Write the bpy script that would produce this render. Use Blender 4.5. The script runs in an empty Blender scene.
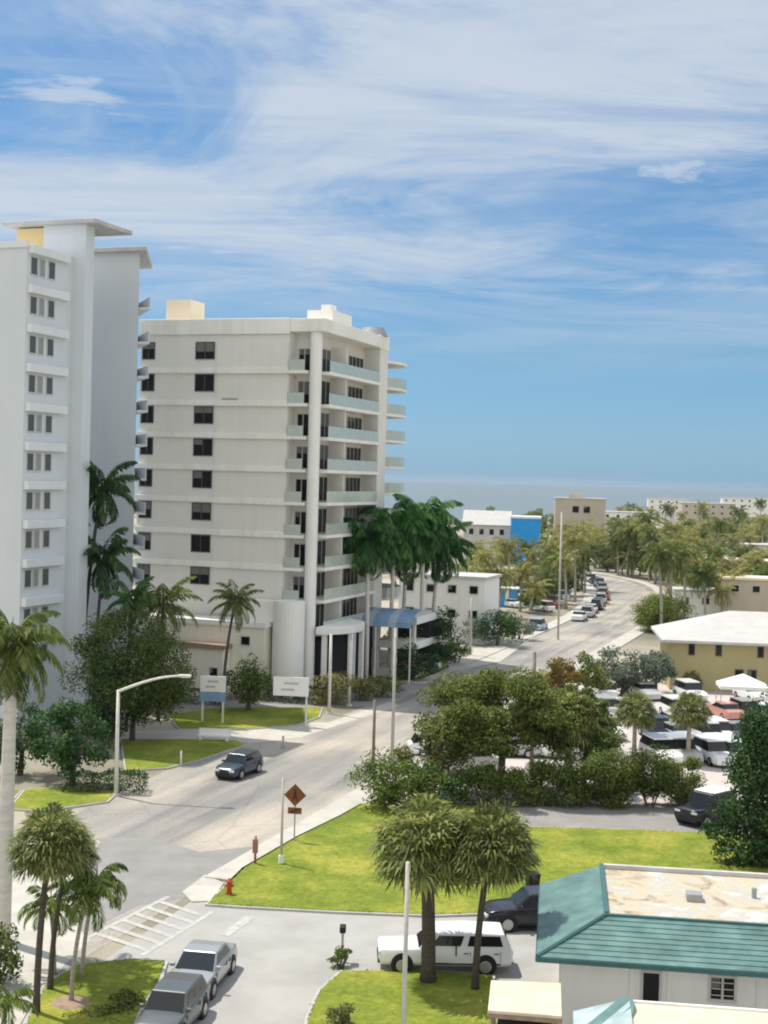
import bpy, bmesh, math, random
from mathutils import Vector, Matrix
RND = random.Random(11)
SC = bpy.context.scene
COL = SC.collection
PI = math.pi
rad = math.radians

# ------------------------------------------------------------------ camera
F, CX, CY, CAMZ = 1400.0, 384.0, 512.0, 20.0
PITCH, ROLL = math.atan(34 / 1400), rad(1.55)
_f = Vector((0, math.cos(PITCH), -math.sin(PITCH)))
_r0 = Vector((1, 0, 0))
_u0 = Vector((0, math.sin(PITCH), math.cos(PITCH)))
_r = math.cos(ROLL) * _r0 + math.sin(ROLL) * _u0
_u = -math.sin(ROLL) * _r0 + math.cos(ROLL) * _u0
CAM = Vector((0, 0, CAMZ))

def ray(px, py):
    return _f * F + _r * (px - CX) + _u * (CY - py)
def G(px, py, z=0.0):
    d = ray(px, py)
    return CAM + d * ((z - CAMZ) / d.z)
def AT(px, py, D):
    d = ray(px, py)
    return CAM + d * (D / d.y)
def proj(p):
    v = Vector(p) - CAM
    k = F / v.dot(_f)
    return CX + v.dot(_r) * k, CY - v.dot(_u) * k
def TOPZ(p, py):
    z0, z1 = 0.0, 10.0
    for _ in range(3):
        a = proj((p[0], p[1], z0))[1]
        b = proj((p[0], p[1], z1))[1]
        z = z0 + (py - a) * (z1 - z0) / (b - a)
        z0, z1 = z, z + 5
    return z0
def BASE(px, D, z=0.0):
    """ground point at depth D under image column px (taken near the ground)"""
    p = AT(px, 600, D)
    for _ in range(3):
        q = proj((p.x, D, z))
        p.x += (px - q[0]) * D / F
    return Vector((p.x, D, z))

cam = bpy.data.cameras.new('camera')
camo = bpy.data.objects.new('camera', cam)
COL.objects.link(camo)
M3 = Matrix((_r, _u, -_f)).transposed()
camo.matrix_world = Matrix.Translation(CAM) @ M3.to_4x4()
cam.sensor_fit = 'VERTICAL'
cam.sensor_height = 36
cam.lens = F / 1024 * 36
cam.clip_end = 90000
cam.clip_start = 0.5
SC.camera = camo

# ------------------------------------------------------------------ materials
def nodes(name):
    m = bpy.data.materials.new(name)
    m.use_nodes = True
    nt = m.node_tree
    return m, nt, nt.nodes['Principled BSDF']

def mat(name, col, rough=0.8, var=0.12, scale=2.0, detail=4, bump=0.0, metal=0.0, spec=0.3, coord='Object', stretch=None, col2=None):
    m, nt, b = nodes(name)
    b.inputs['Roughness'].default_value = rough
    b.inputs['Metallic'].default_value = metal
    b.inputs['Specular IOR Level'].default_value = spec
    tc = nt.nodes.new('ShaderNodeTexCoord')
    src = tc.outputs['Object']
    if coord == 'World':
        g = nt.nodes.new('ShaderNodeNewGeometry')
        src = g.outputs['Position']
    if stretch:
        mp = nt.nodes.new('ShaderNodeMapping')
        mp.inputs['Rotation'].default_value = stretch[1]
        mp.inputs['Scale'].default_value = stretch[0]
        nt.links.new(src, mp.inputs['Vector'])
        src = mp.outputs['Vector']
    n = nt.nodes.new('ShaderNodeTexNoise')
    n.inputs['Scale'].default_value = scale
    n.inputs['Detail'].default_value = detail
    n.inputs['Roughness'].default_value = 0.65
    nt.links.new(src, n.inputs['Vector'])
    rp = nt.nodes.new('ShaderNodeValToRGB')
    rp.color_ramp.elements[0].position = 0.3
    rp.color_ramp.elements[1].position = 0.7
    c = col
    lo = [max(0, v * (1 - var)) for v in c]
    hi = [min(1, v * (1 + var)) for v in (col2 or c)]
    rp.color_ramp.elements[0].color = (*lo, 1)
    rp.color_ramp.elements[1].color = (*hi, 1)
    nt.links.new(n.outputs['Fac'], rp.inputs['Fac'])
    nt.links.new(rp.outputs['Color'], b.inputs['Base Color'])
    if bump:
        bp = nt.nodes.new('ShaderNodeBump')
        bp.inputs['Strength'].default_value = bump
        bp.inputs['Distance'].default_value = 0.05
        n2 = nt.nodes.new('ShaderNodeTexNoise')
        n2.inputs['Scale'].default_value = scale * 8
        n2.inputs['Detail'].default_value = 3
        nt.links.new(src, n2.inputs['Vector'])
        nt.links.new(n2.outputs['Fac'], bp.inputs['Height'])
        nt.links.new(bp.outputs['Normal'], b.inputs['Normal'])
    return m

def stained(name, col, dirt, rough=0.85, amount=0.35, bump=0.1):
    """painted render: faint vertical runs and soot under the edges"""
    m, nt, b = nodes(name)
    b.inputs['Roughness'].default_value = rough
    b.inputs['Specular IOR Level'].default_value = 0.25
    tc = nt.nodes.new('ShaderNodeTexCoord')
    mp = nt.nodes.new('ShaderNodeMapping')
    mp.inputs['Scale'].default_value = (1.1, 1.1, 0.09)
    nt.links.new(tc.outputs['Object'], mp.inputs['Vector'])
    n = nt.nodes.new('ShaderNodeTexNoise')
    n.inputs['Scale'].default_value = 1.3
    n.inputs['Detail'].default_value = 6
    n.inputs['Roughness'].default_value = 0.7
    nt.links.new(mp.outputs['Vector'], n.inputs['Vector'])
    n2 = nt.nodes.new('ShaderNodeTexNoise')
    n2.inputs['Scale'].default_value = 0.25
    n2.inputs['Detail'].default_value = 5
    nt.links.new(tc.outputs['Object'], n2.inputs['Vector'])
    mu = nt.nodes.new('ShaderNodeMath')
    mu.operation = 'MULTIPLY'
    nt.links.new(n.outputs['Fac'], mu.inputs[0])
    nt.links.new(n2.outputs['Fac'], mu.inputs[1])
    rp = nt.nodes.new('ShaderNodeValToRGB')
    rp.color_ramp.elements[0].position = 0.18
    rp.color_ramp.elements[1].position = 0.42
    rp.color_ramp.elements[0].color = (*col, 1)
    mixd = [c * (1 - amount) + d * amount for c, d in zip(col, dirt)]
    rp.color_ramp.elements[1].color = (*mixd, 1)
    nt.links.new(mu.outputs[0], rp.inputs['Fac'])
    nt.links.new(rp.outputs['Color'], b.inputs['Base Color'])
    if bump:
        bp = nt.nodes.new('ShaderNodeBump')
        bp.inputs['Strength'].default_value = bump
        bp.inputs['Distance'].default_value = 0.03
        nt.links.new(n.outputs['Fac'], bp.inputs['Height'])
        nt.links.new(bp.outputs['Normal'], b.inputs['Normal'])
    return m

def leafmat(name, dark, mid, light, transl=0.48, rough=0.5):
    m, nt, b = nodes(name)
    g = nt.nodes.new('ShaderNodeNewGeometry')
    oi = nt.nodes.new('ShaderNodeObjectInfo')
    rp = nt.nodes.new('ShaderNodeValToRGB')
    e = rp.color_ramp.elements
    e[0].position, e[0].color = 0.0, (*dark, 1)
    e[1].position, e[1].color = 1.0, (*light, 1)
    k = e.new(0.5)
    k.color = (*mid, 1)
    nt.links.new(g.outputs['Random Per Island'], rp.inputs['Fac'])
    hs = nt.nodes.new('ShaderNodeHueSaturation')
    mr = nt.nodes.new('ShaderNodeMapRange')
    mr.inputs['To Min'].default_value = 0.8
    mr.inputs['To Max'].default_value = 1.2
    nt.links.new(oi.outputs['Random'], mr.inputs['Value'])
    nt.links.new(mr.outputs['Result'], hs.inputs['Value'])
    nt.links.new(rp.outputs['Color'], hs.inputs['Color'])
    b.inputs['Roughness'].default_value = rough
    b.inputs['Specular IOR Level'].default_value = 0.3
    nt.links.new(hs.outputs['Color'], b.inputs['Base Color'])
    t = nt.nodes.new('ShaderNodeBsdfTranslucent')
    nt.links.new(hs.outputs['Color'], t.inputs['Color'])
    mx = nt.nodes.new('ShaderNodeMixShader')
    mx.inputs['Fac'].default_value = transl
    nt.links.new(b.outputs['BSDF'], mx.inputs[1])
    nt.links.new(t.outputs['BSDF'], mx.inputs[2])
    nt.links.new(mx.outputs['Shader'], nt.nodes['Material Output'].inputs['Surface'])
    return m

def glassmat(name, col=(0.008, 0.009, 0.01), rough=0.08, spec=0.22):
    m, nt, b = nodes(name)
    b.inputs['Base Color'].default_value = (*col, 1)
    b.inputs['Roughness'].default_value = rough
    b.inputs['Specular IOR Level'].default_value = spec
    return m

def paintmat(name, col, rough=0.25, metal=0.2):
    m, nt, b = nodes(name)
    b.inputs['Base Color'].default_value = (*col, 1)
    b.inputs['Roughness'].default_value = rough
    b.inputs['Metallic'].default_value = metal
    b.inputs['Coat Weight'].default_value = 0.3
    b.inputs['Coat Roughness'].default_value = 0.2
    return m

def objpaint(name):
    m, nt, b = nodes(name)
    oi = nt.nodes.new('ShaderNodeObjectInfo')
    nt.links.new(oi.outputs['Color'], b.inputs['Base Color'])
    b.inputs['Roughness'].default_value = 0.3
    b.inputs['Coat Weight'].default_value = 0.5
    return m

M = {}
ROADROT = (0, 0, rad(19.2))
M['ground'] = mat('town_ground', (0.20, 0.19, 0.13), 0.95, 0.45, 0.035, 6, coord='World', col2=(0.34, 0.31, 0.25))
M['lot'] = mat('pale_concrete_lot', (0.50, 0.45, 0.43), 0.9, 0.12, 0.4, 5, coord='World', bump=0.1)
M['alley'] = mat('grey_asphalt', (0.26, 0.25, 0.24), 0.9, 0.14, 0.5, 5, coord='World', bump=0.15)
M['walk'] = mat('sidewalk_concrete', (0.46, 0.44, 0.40), 0.9, 0.14, 0.7, 5, coord='World', bump=0.1)
M['kerb'] = mat('kerb_concrete', (0.42, 0.41, 0.38), 0.9, 0.15, 1.5, 5, coord='World')
M['white_line'] = mat('worn_white_paint', (0.43, 0.42, 0.40), 0.8, 0.22, 3.0, 5, coord='World')
M['tower'] = stained('white_render', (0.65, 0.69, 0.735), (0.45, 0.48, 0.52), amount=0.2)
M['tower_band'] = stained('white_band', (0.74, 0.77, 0.80), (0.5, 0.5, 0.52), amount=0.25)
M['yellow_pent'] = stained('yellow_render', (0.80, 0.62, 0.32), (0.6, 0.5, 0.4), amount=0.3)
M['peach_pent'] = stained('peach_render', (0.84, 0.72, 0.55), (0.7, 0.55, 0.45), amount=0.3)
M['cream'] = stained('cream_render', (0.75, 0.735, 0.69), (0.45, 0.42, 0.36), amount=0.16)
M['cream_band'] = stained('cream_band', (0.86, 0.85, 0.80), (0.5, 0.46, 0.4), amount=0.35)
M['white'] = stained('white_paint', (0.82, 0.82, 0.80), (0.5, 0.48, 0.44), amount=0.3)
M['podium'] = stained('podium_cream', (0.80, 0.77, 0.68), (0.5, 0.45, 0.35), amount=0.3)
M['grey_roof'] = mat('grey_roof', (0.5, 0.5, 0.5), 0.85, 0.15, 0.6)
M['shade_metal'] = mat('grey_metal', (0.36, 0.37, 0.38), 0.5, 0.1, 3, metal=0.4)
M['pole_conc'] = mat('pole_concrete', (0.50, 0.48, 0.44), 0.85, 0.15, 1.5)
M['pole_white'] = mat('pale_pole', (0.66, 0.65, 0.60), 0.7, 0.12, 1.5)
M['pole_brown'] = mat('brown_timber_pole', (0.22, 0.18, 0.15), 0.9, 0.2, 2)
M['glass'] = glassmat('window_glass')
M['car_glass'] = glassmat('car_glass', (0.015, 0.018, 0.02), 0.06, 0.5)
M['glass_grey'] = glassmat('grey_curtained_glass', (0.09, 0.10, 0.11), 0.2)
M['glass_pale'] = glassmat('pale_blind_glass', (0.30, 0.31, 0.33), 0.25)
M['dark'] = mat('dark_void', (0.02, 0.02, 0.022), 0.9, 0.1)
M['frame'] = mat('window_frame', (0.55, 0.54, 0.52), 0.6, 0.06)
M['frame_dark'] = mat('bronze_frame', (0.08, 0.075, 0.07), 0.5, 0.1)
M['rail_glass'] = mat('green_glass_rail', (0.46, 0.52, 0.47), 0.15, 0.1, spec=0.6)
M['yellow_wall'] = stained('ochre_render', (0.42, 0.38, 0.20), (0.35, 0.28, 0.15), amount=0.35)
M['house_roof'] = mat('pale_roof', (0.50, 0.49, 0.48), 0.8, 0.08, 1.0)
M['blue_wall'] = mat('bright_blue_paint', (0.02, 0.30, 0.72), 0.6, 0.1, 0.6)
M['blue_awning'] = mat('blue_awning', (0.07, 0.30, 0.58), 0.6, 0.15, 2)
M['blue_grey'] = mat('blue_grey_canopy', (0.20, 0.33, 0.50), 0.6, 0.2, 0.8)
M['blue_pale'] = mat('pale_blue_canopy', (0.38, 0.46, 0.56), 0.6, 0.15, 0.8)
M['beige_wall'] = stained('beige_render', (0.52, 0.46, 0.38), (0.35, 0.3, 0.25), amount=0.35)
M['timber'] = mat('weathered_timber', (0.3, 0.22, 0.16), 0.9, 0.2, 3)
M['tyre'] = mat('tyre_rubber', (0.018, 0.018, 0.018), 0.85, 0.1, 5)
M['rim'] = mat('alloy_rim', (0.45, 0.45, 0.46), 0.35, 0.05, 5, metal=0.7)
M['trim'] = mat('black_trim', (0.02, 0.02, 0.022), 0.6, 0.1, 5)
M['lamp'] = glassmat('lamp_glass', (0.7, 0.7, 0.7), 0.1)
M['tail'] = glassmat('tail_glass', (0.35, 0.02, 0.02), 0.15)
M['plate'] = mat('plate', (0.7, 0.7, 0.68), 0.5, 0.03)
M['paint_obj'] = objpaint('car_paint')
M['trunk_palm'] = mat('palm_trunk', (0.40, 0.36, 0.30), 0.95, 0.3, 3.0, 5, bump=0.5, stretch=((1, 1, 5), (0, 0, 0)))
M['trunk_dark'] = mat('dark_palm_trunk', (0.10, 0.08, 0.065), 0.95, 0.35, 3.0, 5, bump=0.6, stretch=((1, 1, 5), (0, 0, 0)))
M['trunk_royal'] = mat('royal_trunk', (0.60, 0.57, 0.52), 0.9, 0.15, 1.5, 5, bump=0.2, stretch=((1, 1, 4), (0, 0, 0)))
M['shaft'] = mat('crown_shaft', (0.10, 0.20, 0.05), 0.6, 0.2, 2)
M['bark'] = mat('bark', (0.16, 0.13, 0.10), 0.95, 0.3, 3, 5, bump=0.5)
M['dead'] = leafmat('dead_frond', (0.13, 0.09, 0.05), (0.22, 0.16, 0.09), (0.32, 0.25, 0.15), 0.2)
M['leaf_sabal'] = leafmat('sabal_leaf', (0.07, 0.095, 0.03), (0.20, 0.235, 0.07), (0.42, 0.43, 0.16))
M['leaf_coco'] = leafmat('coconut_leaf', (0.05, 0.085, 0.02), (0.10, 0.145, 0.03), (0.21, 0.235, 0.06))
M['leaf_olive'] = leafmat('olive_palm_leaf', (0.12, 0.13, 0.035), (0.25, 0.25, 0.07), (0.42, 0.40, 0.15))
M['leaf_dark'] = leafmat('dark_leaf', (0.012, 0.04, 0.01), (0.03, 0.085, 0.018), (0.085, 0.165, 0.035), 0.3)
M['leaf_royal'] = leafmat('royal_leaf', (0.010, 0.045, 0.010), (0.032, 0.115, 0.02), (0.10, 0.23, 0.04), 0.3)
M['leaf_mid'] = leafmat('mid_leaf', (0.03, 0.06, 0.012), (0.105, 0.165, 0.03), (0.29, 0.34, 0.08))
M['leaf_fresh'] = leafmat('fresh_leaf', (0.05, 0.09, 0.015), (0.175, 0.235, 0.045), (0.41, 0.44, 0.11))
M['leaf_silver'] = leafmat('silver_leaf', (0.13, 0.17, 0.12), (0.20, 0.25, 0.18), (0.28, 0.32, 0.25))
M['leaf_flower'] = leafmat('flowering_leaf', (0.14, 0.15, 0.05), (0.26, 0.25, 0.09), (0.50, 0.45, 0.22))
M['leaf_red'] = leafmat('red_leaf', (0.10, 0.075, 0.02), (0.22, 0.17, 0.035), (0.36, 0.24, 0.06))

def grassmat():
    m, nt, b = nodes('lawn_grass')
    g = nt.nodes.new('ShaderNodeNewGeometry')
    def noise(scale, det, stretch=None):
        n = nt.nodes.new('ShaderNodeTexNoise')
        n.inputs['Scale'].default_value = scale
        n.inputs['Detail'].default_value = det
        n.inputs['Roughness'].default_value = 0.7
        nt.links.new(g.outputs['Position'], n.inputs['Vector'])
        return n
    a = noise(0.22, 4)
    c = noise(4.0, 6)
    rp = nt.nodes.new('ShaderNodeValToRGB')
    e = rp.color_ramp.elements
    e[0].position, e[0].color = 0.36, (0.15, 0.21, 0.03, 1)
    e[1].position, e[1].color = 0.64, (0.335, 0.34, 0.065, 1)
    k = e.new(0.5)
    k.color = (0.225, 0.27, 0.042, 1)
    nt.links.new(a.outputs['Fac'], rp.inputs['Fac'])
    rp2 = nt.nodes.new('ShaderNodeValToRGB')
    rp2.color_ramp.elements[0].position, rp2.color_ramp.elements[0].color = 0.3, (0.62, 0.62, 0.62, 1)
    rp2.color_ramp.elements[1].position, rp2.color_ramp.elements[1].color = 0.66, (1.15, 1.12, 1.1, 1)
    nt.links.new(c.outputs['Fac'], rp2.inputs['Fac'])
    mx = nt.nodes.new('ShaderNodeMix')
    mx.data_type = 'RGBA'
    mx.blend_type = 'MULTIPLY'
    mx.inputs[0].default_value = 1
    nt.links.new(rp.outputs['Color'], mx.inputs[6])
    nt.links.new(rp2.outputs['Color'], mx.inputs[7])
    d = noise(0.9, 6)
    rp3 = nt.nodes.new('ShaderNodeValToRGB')
    rp3.color_ramp.elements[0].position, rp3.color_ramp.elements[0].color = 0.60, (0, 0, 0, 1)
    rp3.color_ramp.elements[1].position, rp3.color_ramp.elements[1].color = 0.74, (0.6, 0.6, 0.6, 1)
    nt.links.new(d.outputs['Fac'], rp3.inputs['Fac'])
    my = nt.nodes.new('ShaderNodeMix')
    my.data_type = 'RGBA'
    nt.links.new(rp3.outputs['Color'], my.inputs[0])
    nt.links.new(mx.outputs[2], my.inputs[6])
    my.inputs[7].default_value = (0.27, 0.22, 0.11, 1)
    nt.links.new(my.outputs[2], b.inputs['Base Color'])
    b.inputs['Roughness'].default_value = 0.9
    b.inputs['Specular IOR Level'].default_value = 0.1
    bp = nt.nodes.new('ShaderNodeBump')
    bp.inputs['Strength'].default_value = 0.6
    bp.inputs['Distance'].default_value = 0.08
    c2 = noise(14.0, 3)
    nt.links.new(c2.outputs['Fac'], bp.inputs['Height'])
    nt.links.new(bp.outputs['Normal'], b.inputs['Normal'])
    return m
M['grass'] = grassmat()

def roadmat():
    """bleached asphalt: lane wear along the road, tyre polish, patches, cracks"""
    m, nt, b = nodes('bleached_road')
    g = nt.nodes.new('ShaderNodeNewGeometry')
    mp = nt.nodes.new('ShaderNodeMapping')
    mp.vector_type = 'POINT'
    mp.inputs['Rotation'].default_value = (0, 0, rad(19.2))
    nt.links.new(g.outputs['Position'], mp.inputs['Vector'])
    st = nt.nodes.new('ShaderNodeMapping')
    st.inputs['Scale'].default_value = (1.0, 0.06, 1)
    nt.links.new(mp.outputs['Vector'], st.inputs['Vector'])
    n1 = nt.nodes.new('ShaderNodeTexNoise')
    n1.inputs['Scale'].default_value = 0.55
    n1.inputs['Detail'].default_value = 5
    nt.links.new(st.outputs['Vector'], n1.inputs['Vector'])
    n2 = nt.nodes.new('ShaderNodeTexNoise')
    n2.inputs['Scale'].default_value = 0.09
    n2.inputs['Detail'].default_value = 5
    nt.links.new(g.outputs['Position'], n2.inputs['Vector'])
    n3 = nt.nodes.new('ShaderNodeTexNoise')
    n3.inputs['Scale'].default_value = 5
    n3.inputs['Detail'].default_value = 5
    nt.links.new(g.outputs['Position'], n3.inputs['Vector'])
    r1 = nt.nodes.new('ShaderNodeValToRGB')
    e = r1.color_ramp.elements
    e[0].position, e[0].color = 0.33, (0.23, 0.225, 0.215, 1)
    e[1].position, e[1].color = 0.68, (0.44, 0.395, 0.345, 1)
    k = e.new(0.5)
    k.color = (0.35, 0.33, 0.30, 1)
    nt.links.new(n1.outputs['Fac'], r1.inputs['Fac'])
    r2 = nt.nodes.new('ShaderNodeValToRGB')
    r2.color_ramp.elements[0].position, r2.color_ramp.elements[0].color = 0.38, (0.74, 0.76, 0.80, 1)
    r2.color_ramp.elements[1].position, r2.color_ramp.elements[1].color = 0.60, (1.08, 1.05, 1.02, 1)
    nt.links.new(n2.outputs['Fac'], r2.inputs['Fac'])
    r3 = nt.nodes.new('ShaderNodeValToRGB')
    r3.color_ramp.elements[0].position, r3.color_ramp.elements[0].color = 0.3, (0.88, 0.88, 0.88, 1)
    r3.color_ramp.elements[1].position, r3.color_ramp.elements[1].color = 0.7, (1.08, 1.08, 1.08, 1)
    nt.links.new(n3.outputs['Fac'], r3.inputs['Fac'])
    a = nt.nodes.new('ShaderNodeMix')
    a.data_type, a.blend_type = 'RGBA', 'MULTIPLY'
    a.inputs[0].default_value = 1
    nt.links.new(r1.outputs['Color'], a.inputs[6])
    nt.links.new(r2.outputs['Color'], a.inputs[7])
    c = nt.nodes.new('ShaderNodeMix')
    c.data_type, c.blend_type = 'RGBA', 'MULTIPLY'
    c.inputs[0].default_value = 1
    nt.links.new(a.outputs[2], c.inputs[6])
    nt.links.new(r3.outputs['Color'], c.inputs[7])
    vo = nt.nodes.new('ShaderNodeTexVoronoi')
    vo.feature = 'DISTANCE_TO_EDGE'
    vo.inputs['Scale'].default_value = 0.22
    vo.inputs['Randomness'].default_value = 1.0
    wv = nt.nodes.new('ShaderNodeMix')
    wv.data_type = 'VECTOR'
    wv.inputs[0].default_value = 0.6
    nt.links.new(n3.outputs['Color'], wv.inputs[4])
    nt.links.new(g.outputs['Position'], wv.inputs[5])
    nt.links.new(wv.outputs[1], vo.inputs['Vector'])
    rc_ = nt.nodes.new('ShaderNodeValToRGB')
    rc_.color_ramp.elements[0].position, rc_.color_ramp.elements[0].color = 0.002, (0.80, 0.79, 0.78, 1)
    rc_.color_ramp.elements[1].position, rc_.color_ramp.elements[1].color = 0.009, (1, 1, 1, 1)
    nt.links.new(vo.outputs['Distance'], rc_.inputs['Fac'])
    ck = nt.nodes.new('ShaderNodeMix')
    ck.data_type, ck.blend_type = 'RGBA', 'MULTIPLY'
    ck.inputs[0].default_value = 1
    nt.links.new(c.outputs[2], ck.inputs[6])
    nt.links.new(rc_.outputs['Color'], ck.inputs[7])
    nt.links.new(ck.outputs[2], b.inputs['Base Color'])
    b.inputs['Roughness'].default_value = 0.85
    b.inputs['Specular IOR Level'].default_value = 0.25
    return m
M['road'] = roadmat()

def watermat():
    m, nt, b = nodes('sea_water')
    b.inputs['Base Color'].default_value = (0.12, 0.165, 0.19, 1)
    b.inputs['Roughness'].default_value = 0.6
    g = nt.nodes.new('ShaderNodeNewGeometry')
    n = nt.nodes.new('ShaderNodeTexNoise')
    n.inputs['Scale'].default_value = 0.02
    n.inputs['Detail'].default_value = 6
    nt.links.new(g.outputs['Position'], n.inputs['Vector'])
    bp = nt.nodes.new('ShaderNodeBump')
    bp.inputs['Strength'].default_value = 0.5
    bp.inputs['Distance'].default_value = 2.0
    nt.links.new(n.outputs['Fac'], bp.inputs['Height'])
    nt.links.new(bp.outputs['Normal'], b.inputs['Normal'])
    return m
M['sea'] = watermat()

def seam_roof(name, col, period, rough=0.45):
    """standing-seam metal: ribs from the object's x coordinate"""
    m, nt, b = nodes(name)
    tc = nt.nodes.new('ShaderNodeTexCoord')
    n = nt.nodes.new('ShaderNodeTexNoise')
    n.inputs['Scale'].default_value = 1.2
    n.inputs['Detail'].default_value = 6
    nt.links.new(tc.outputs['Object'], n.inputs['Vector'])
    rp = nt.nodes.new('ShaderNodeValToRGB')
    rp.color_ramp.elements[0].position, rp.color_ramp.elements[0].color = 0.32, (*[c * 0.75 for c in col], 1)
    rp.color_ramp.elements[1].position, rp.color_ramp.elements[1].color = 0.7, (*[min(1, c * 1.2 + 0.02) for c in col], 1)
    nt.links.new(n.outputs['Fac'], rp.inputs['Fac'])
    nt.links.new(rp.outputs['Color'], b.inputs['Base Color'])
    b.inputs['Roughness'].default_value = rough
    b.inputs['Specular IOR Level'].default_value = 0.4
    return m
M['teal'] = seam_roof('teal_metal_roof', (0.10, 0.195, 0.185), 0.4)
M['teal_sunlit'] = seam_roof('sunlit_teal_roof', (0.36, 0.47, 0.48), 0.4)  # paler copy of the teal: sunlight on the annex slope put into its colour
M['teal_dark'] = mat('teal_fascia', (0.05, 0.13, 0.135), 0.6, 0.1)

def membrane():
    m, nt, b = nodes('stained_flat_roof')
    g = nt.nodes.new('ShaderNodeTexCoord')
    n = nt.nodes.new('ShaderNodeTexNoise')
    n.inputs['Scale'].default_value = 0.7
    n.inputs['Detail'].default_value = 8
    n.inputs['Roughness'].default_value = 0.65
    n.inputs['Distortion'].default_value = 0.6
    nt.links.new(g.outputs['Object'], n.inputs['Vector'])
    rp = nt.nodes.new('ShaderNodeValToRGB')
    e = rp.color_ramp.elements
    e[0].position, e[0].color = 0.34, (0.22, 0.20, 0.18, 1)
    e[1].position, e[1].color = 0.62, (0.56, 0.55, 0.52, 1)
    for p, c in ((0.42, (0.42, 0.34, 0.24, 1)), (0.49, (0.50, 0.44, 0.33, 1)), (0.55, (0.40, 0.39, 0.36, 1))):
        k = e.new(p)
        k.color = c
    nt.links.new(n.outputs['Fac'], rp.inputs['Fac'])
    nt.links.new(rp.outputs['Color'], b.inputs['Base Color'])
    b.inputs['Roughness'].default_value = 0.8
    return m
M['membrane'] = membrane()
M['cream_roof'] = mat('cream_felt', (0.62, 0.55, 0.42), 0.85, 0.16, 1.2, 6)
M['sign_white'] = mat('sign_white', (0.80, 0.80, 0.78), 0.5, 0.04)
M['sign_grey'] = mat('sign_lettering', (0.45, 0.47, 0.52), 0.6, 0.05)
M['sign_rust'] = mat('rust_orange_sign', (0.20, 0.068, 0.022), 0.6, 0.12, 4)
M['sign_dark'] = mat('sign_dark', (0.05, 0.025, 0.015), 0.6, 0.1)
M['hydrant'] = mat('red_orange_paint', (0.45, 0.08, 0.02), 0.5, 0.1, 5)
M['red_post'] = mat('faded_red_post', (0.35, 0.16, 0.12), 0.7, 0.15, 4)

# ------------------------------------------------------------------ mesh helpers
class MB:
    def __init__(self):
        self.v, self.f, self.m = [], [], []
    def quad(self, a, b, c, d, mi=0):
        n = len(self.v)
        self.v += [tuple(a), tuple(b), tuple(c), tuple(d)]
        self.f.append((n, n + 1, n + 2, n + 3))
        self.m.append(mi)
    def tri(self, a, b, c, mi=0):
        n = len(self.v)
        self.v += [tuple(a), tuple(b), tuple(c)]
        self.f.append((n, n + 1, n + 2))
        self.m.append(mi)
    def box(self, x0, x1, y0, y1, z0, z1, mi=0):
        self.prism([(x0, y0), (x1, y0), (x1, y1), (x0, y1)], z0, z1, mi)
        return self
    def prism(self, poly, z0, z1, mi=0, top=True, bottom=True):
        a = sum(poly[i][0] * poly[(i + 1) % len(poly)][1] - poly[(i + 1) % len(poly)][0] * poly[i][1] for i in range(len(poly)))
        if a < 0:
            poly = poly[::-1]
        n, k = len(self.v), len(poly)
        self.v += [(p[0], p[1], z0) for p in poly] + [(p[0], p[1], z1) for p in poly]
        for i in range(k):
            j = (i + 1) % k
            self.f.append((n + i, n + j, n + k + j, n + k + i))
            self.m.append(mi)
        if top:
            self.f.append(tuple(n + k + i for i in range(k)))
            self.m.append(mi)
        if bottom:
            self.f.append(tuple(n + k - 1 - i for i in range(k)))
            self.m.append(mi)
        return self
    def cyl(self, x, y, z0, z1, r0, r1=None, seg=14, mi=0):
        r1 = r0 if r1 is None else r1
        return self.tube([(x, y, z0), (x, y, z1)], [r0, r1], seg, mi)
    def tube(self, pts, rs, seg=8, mi=0, cap=True):
        pts = [Vector(p) for p in pts]
        n0 = len(self.v)
        for i, p in enumerate(pts):
            t = (pts[min(i + 1, len(pts) - 1)] - pts[max(i - 1, 0)]).normalized()
            a = Vector((1, 0, 0)) if abs(t.x) < 0.8 else Vector((0, 1, 0))
            s = t.cross(a).normalized()
            w = t.cross(s)
            for k in range(seg):
                q = 2 * PI * k / seg
                self.v.append(tuple(p + (s * math.cos(q) + w * math.sin(q)) * rs[i]))
        for i in range(len(pts) - 1):
            for k in range(seg):
                j = (k + 1) % seg
                a, b = n0 + i * seg, n0 + (i + 1) * seg
                self.f.append((a + k, a + j, b + j, b + k))
                self.m.append(mi)
        if cap:
            self.f.append(tuple(n0 + seg - 1 - k for k in range(seg)))
            self.m.append(mi)
            e = n0 + (len(pts) - 1) * seg
            self.f.append(tuple(e + k for k in range(seg)))
            self.m.append(mi)
        return self
    def mesh(self, name, mats, smooth=False):
        me = bpy.data.meshes.new(name)
        me.from_pydata(self.v, [], self.f)
        for m in (mats if isinstance(mats, (list, tuple)) else [mats]):
            me.materials.append(m)
        me.polygons.foreach_set('material_index', self.m)
        if smooth:
            me.polygons.foreach_set('use_smooth', [True] * len(me.polygons))
        me.update()
        return me
    def build(self, name, mats, parent=None, smooth=False, loc=(0, 0, 0), rotz=0):
        return link(name, self.mesh(name, mats, smooth), parent, loc, rotz)

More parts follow.
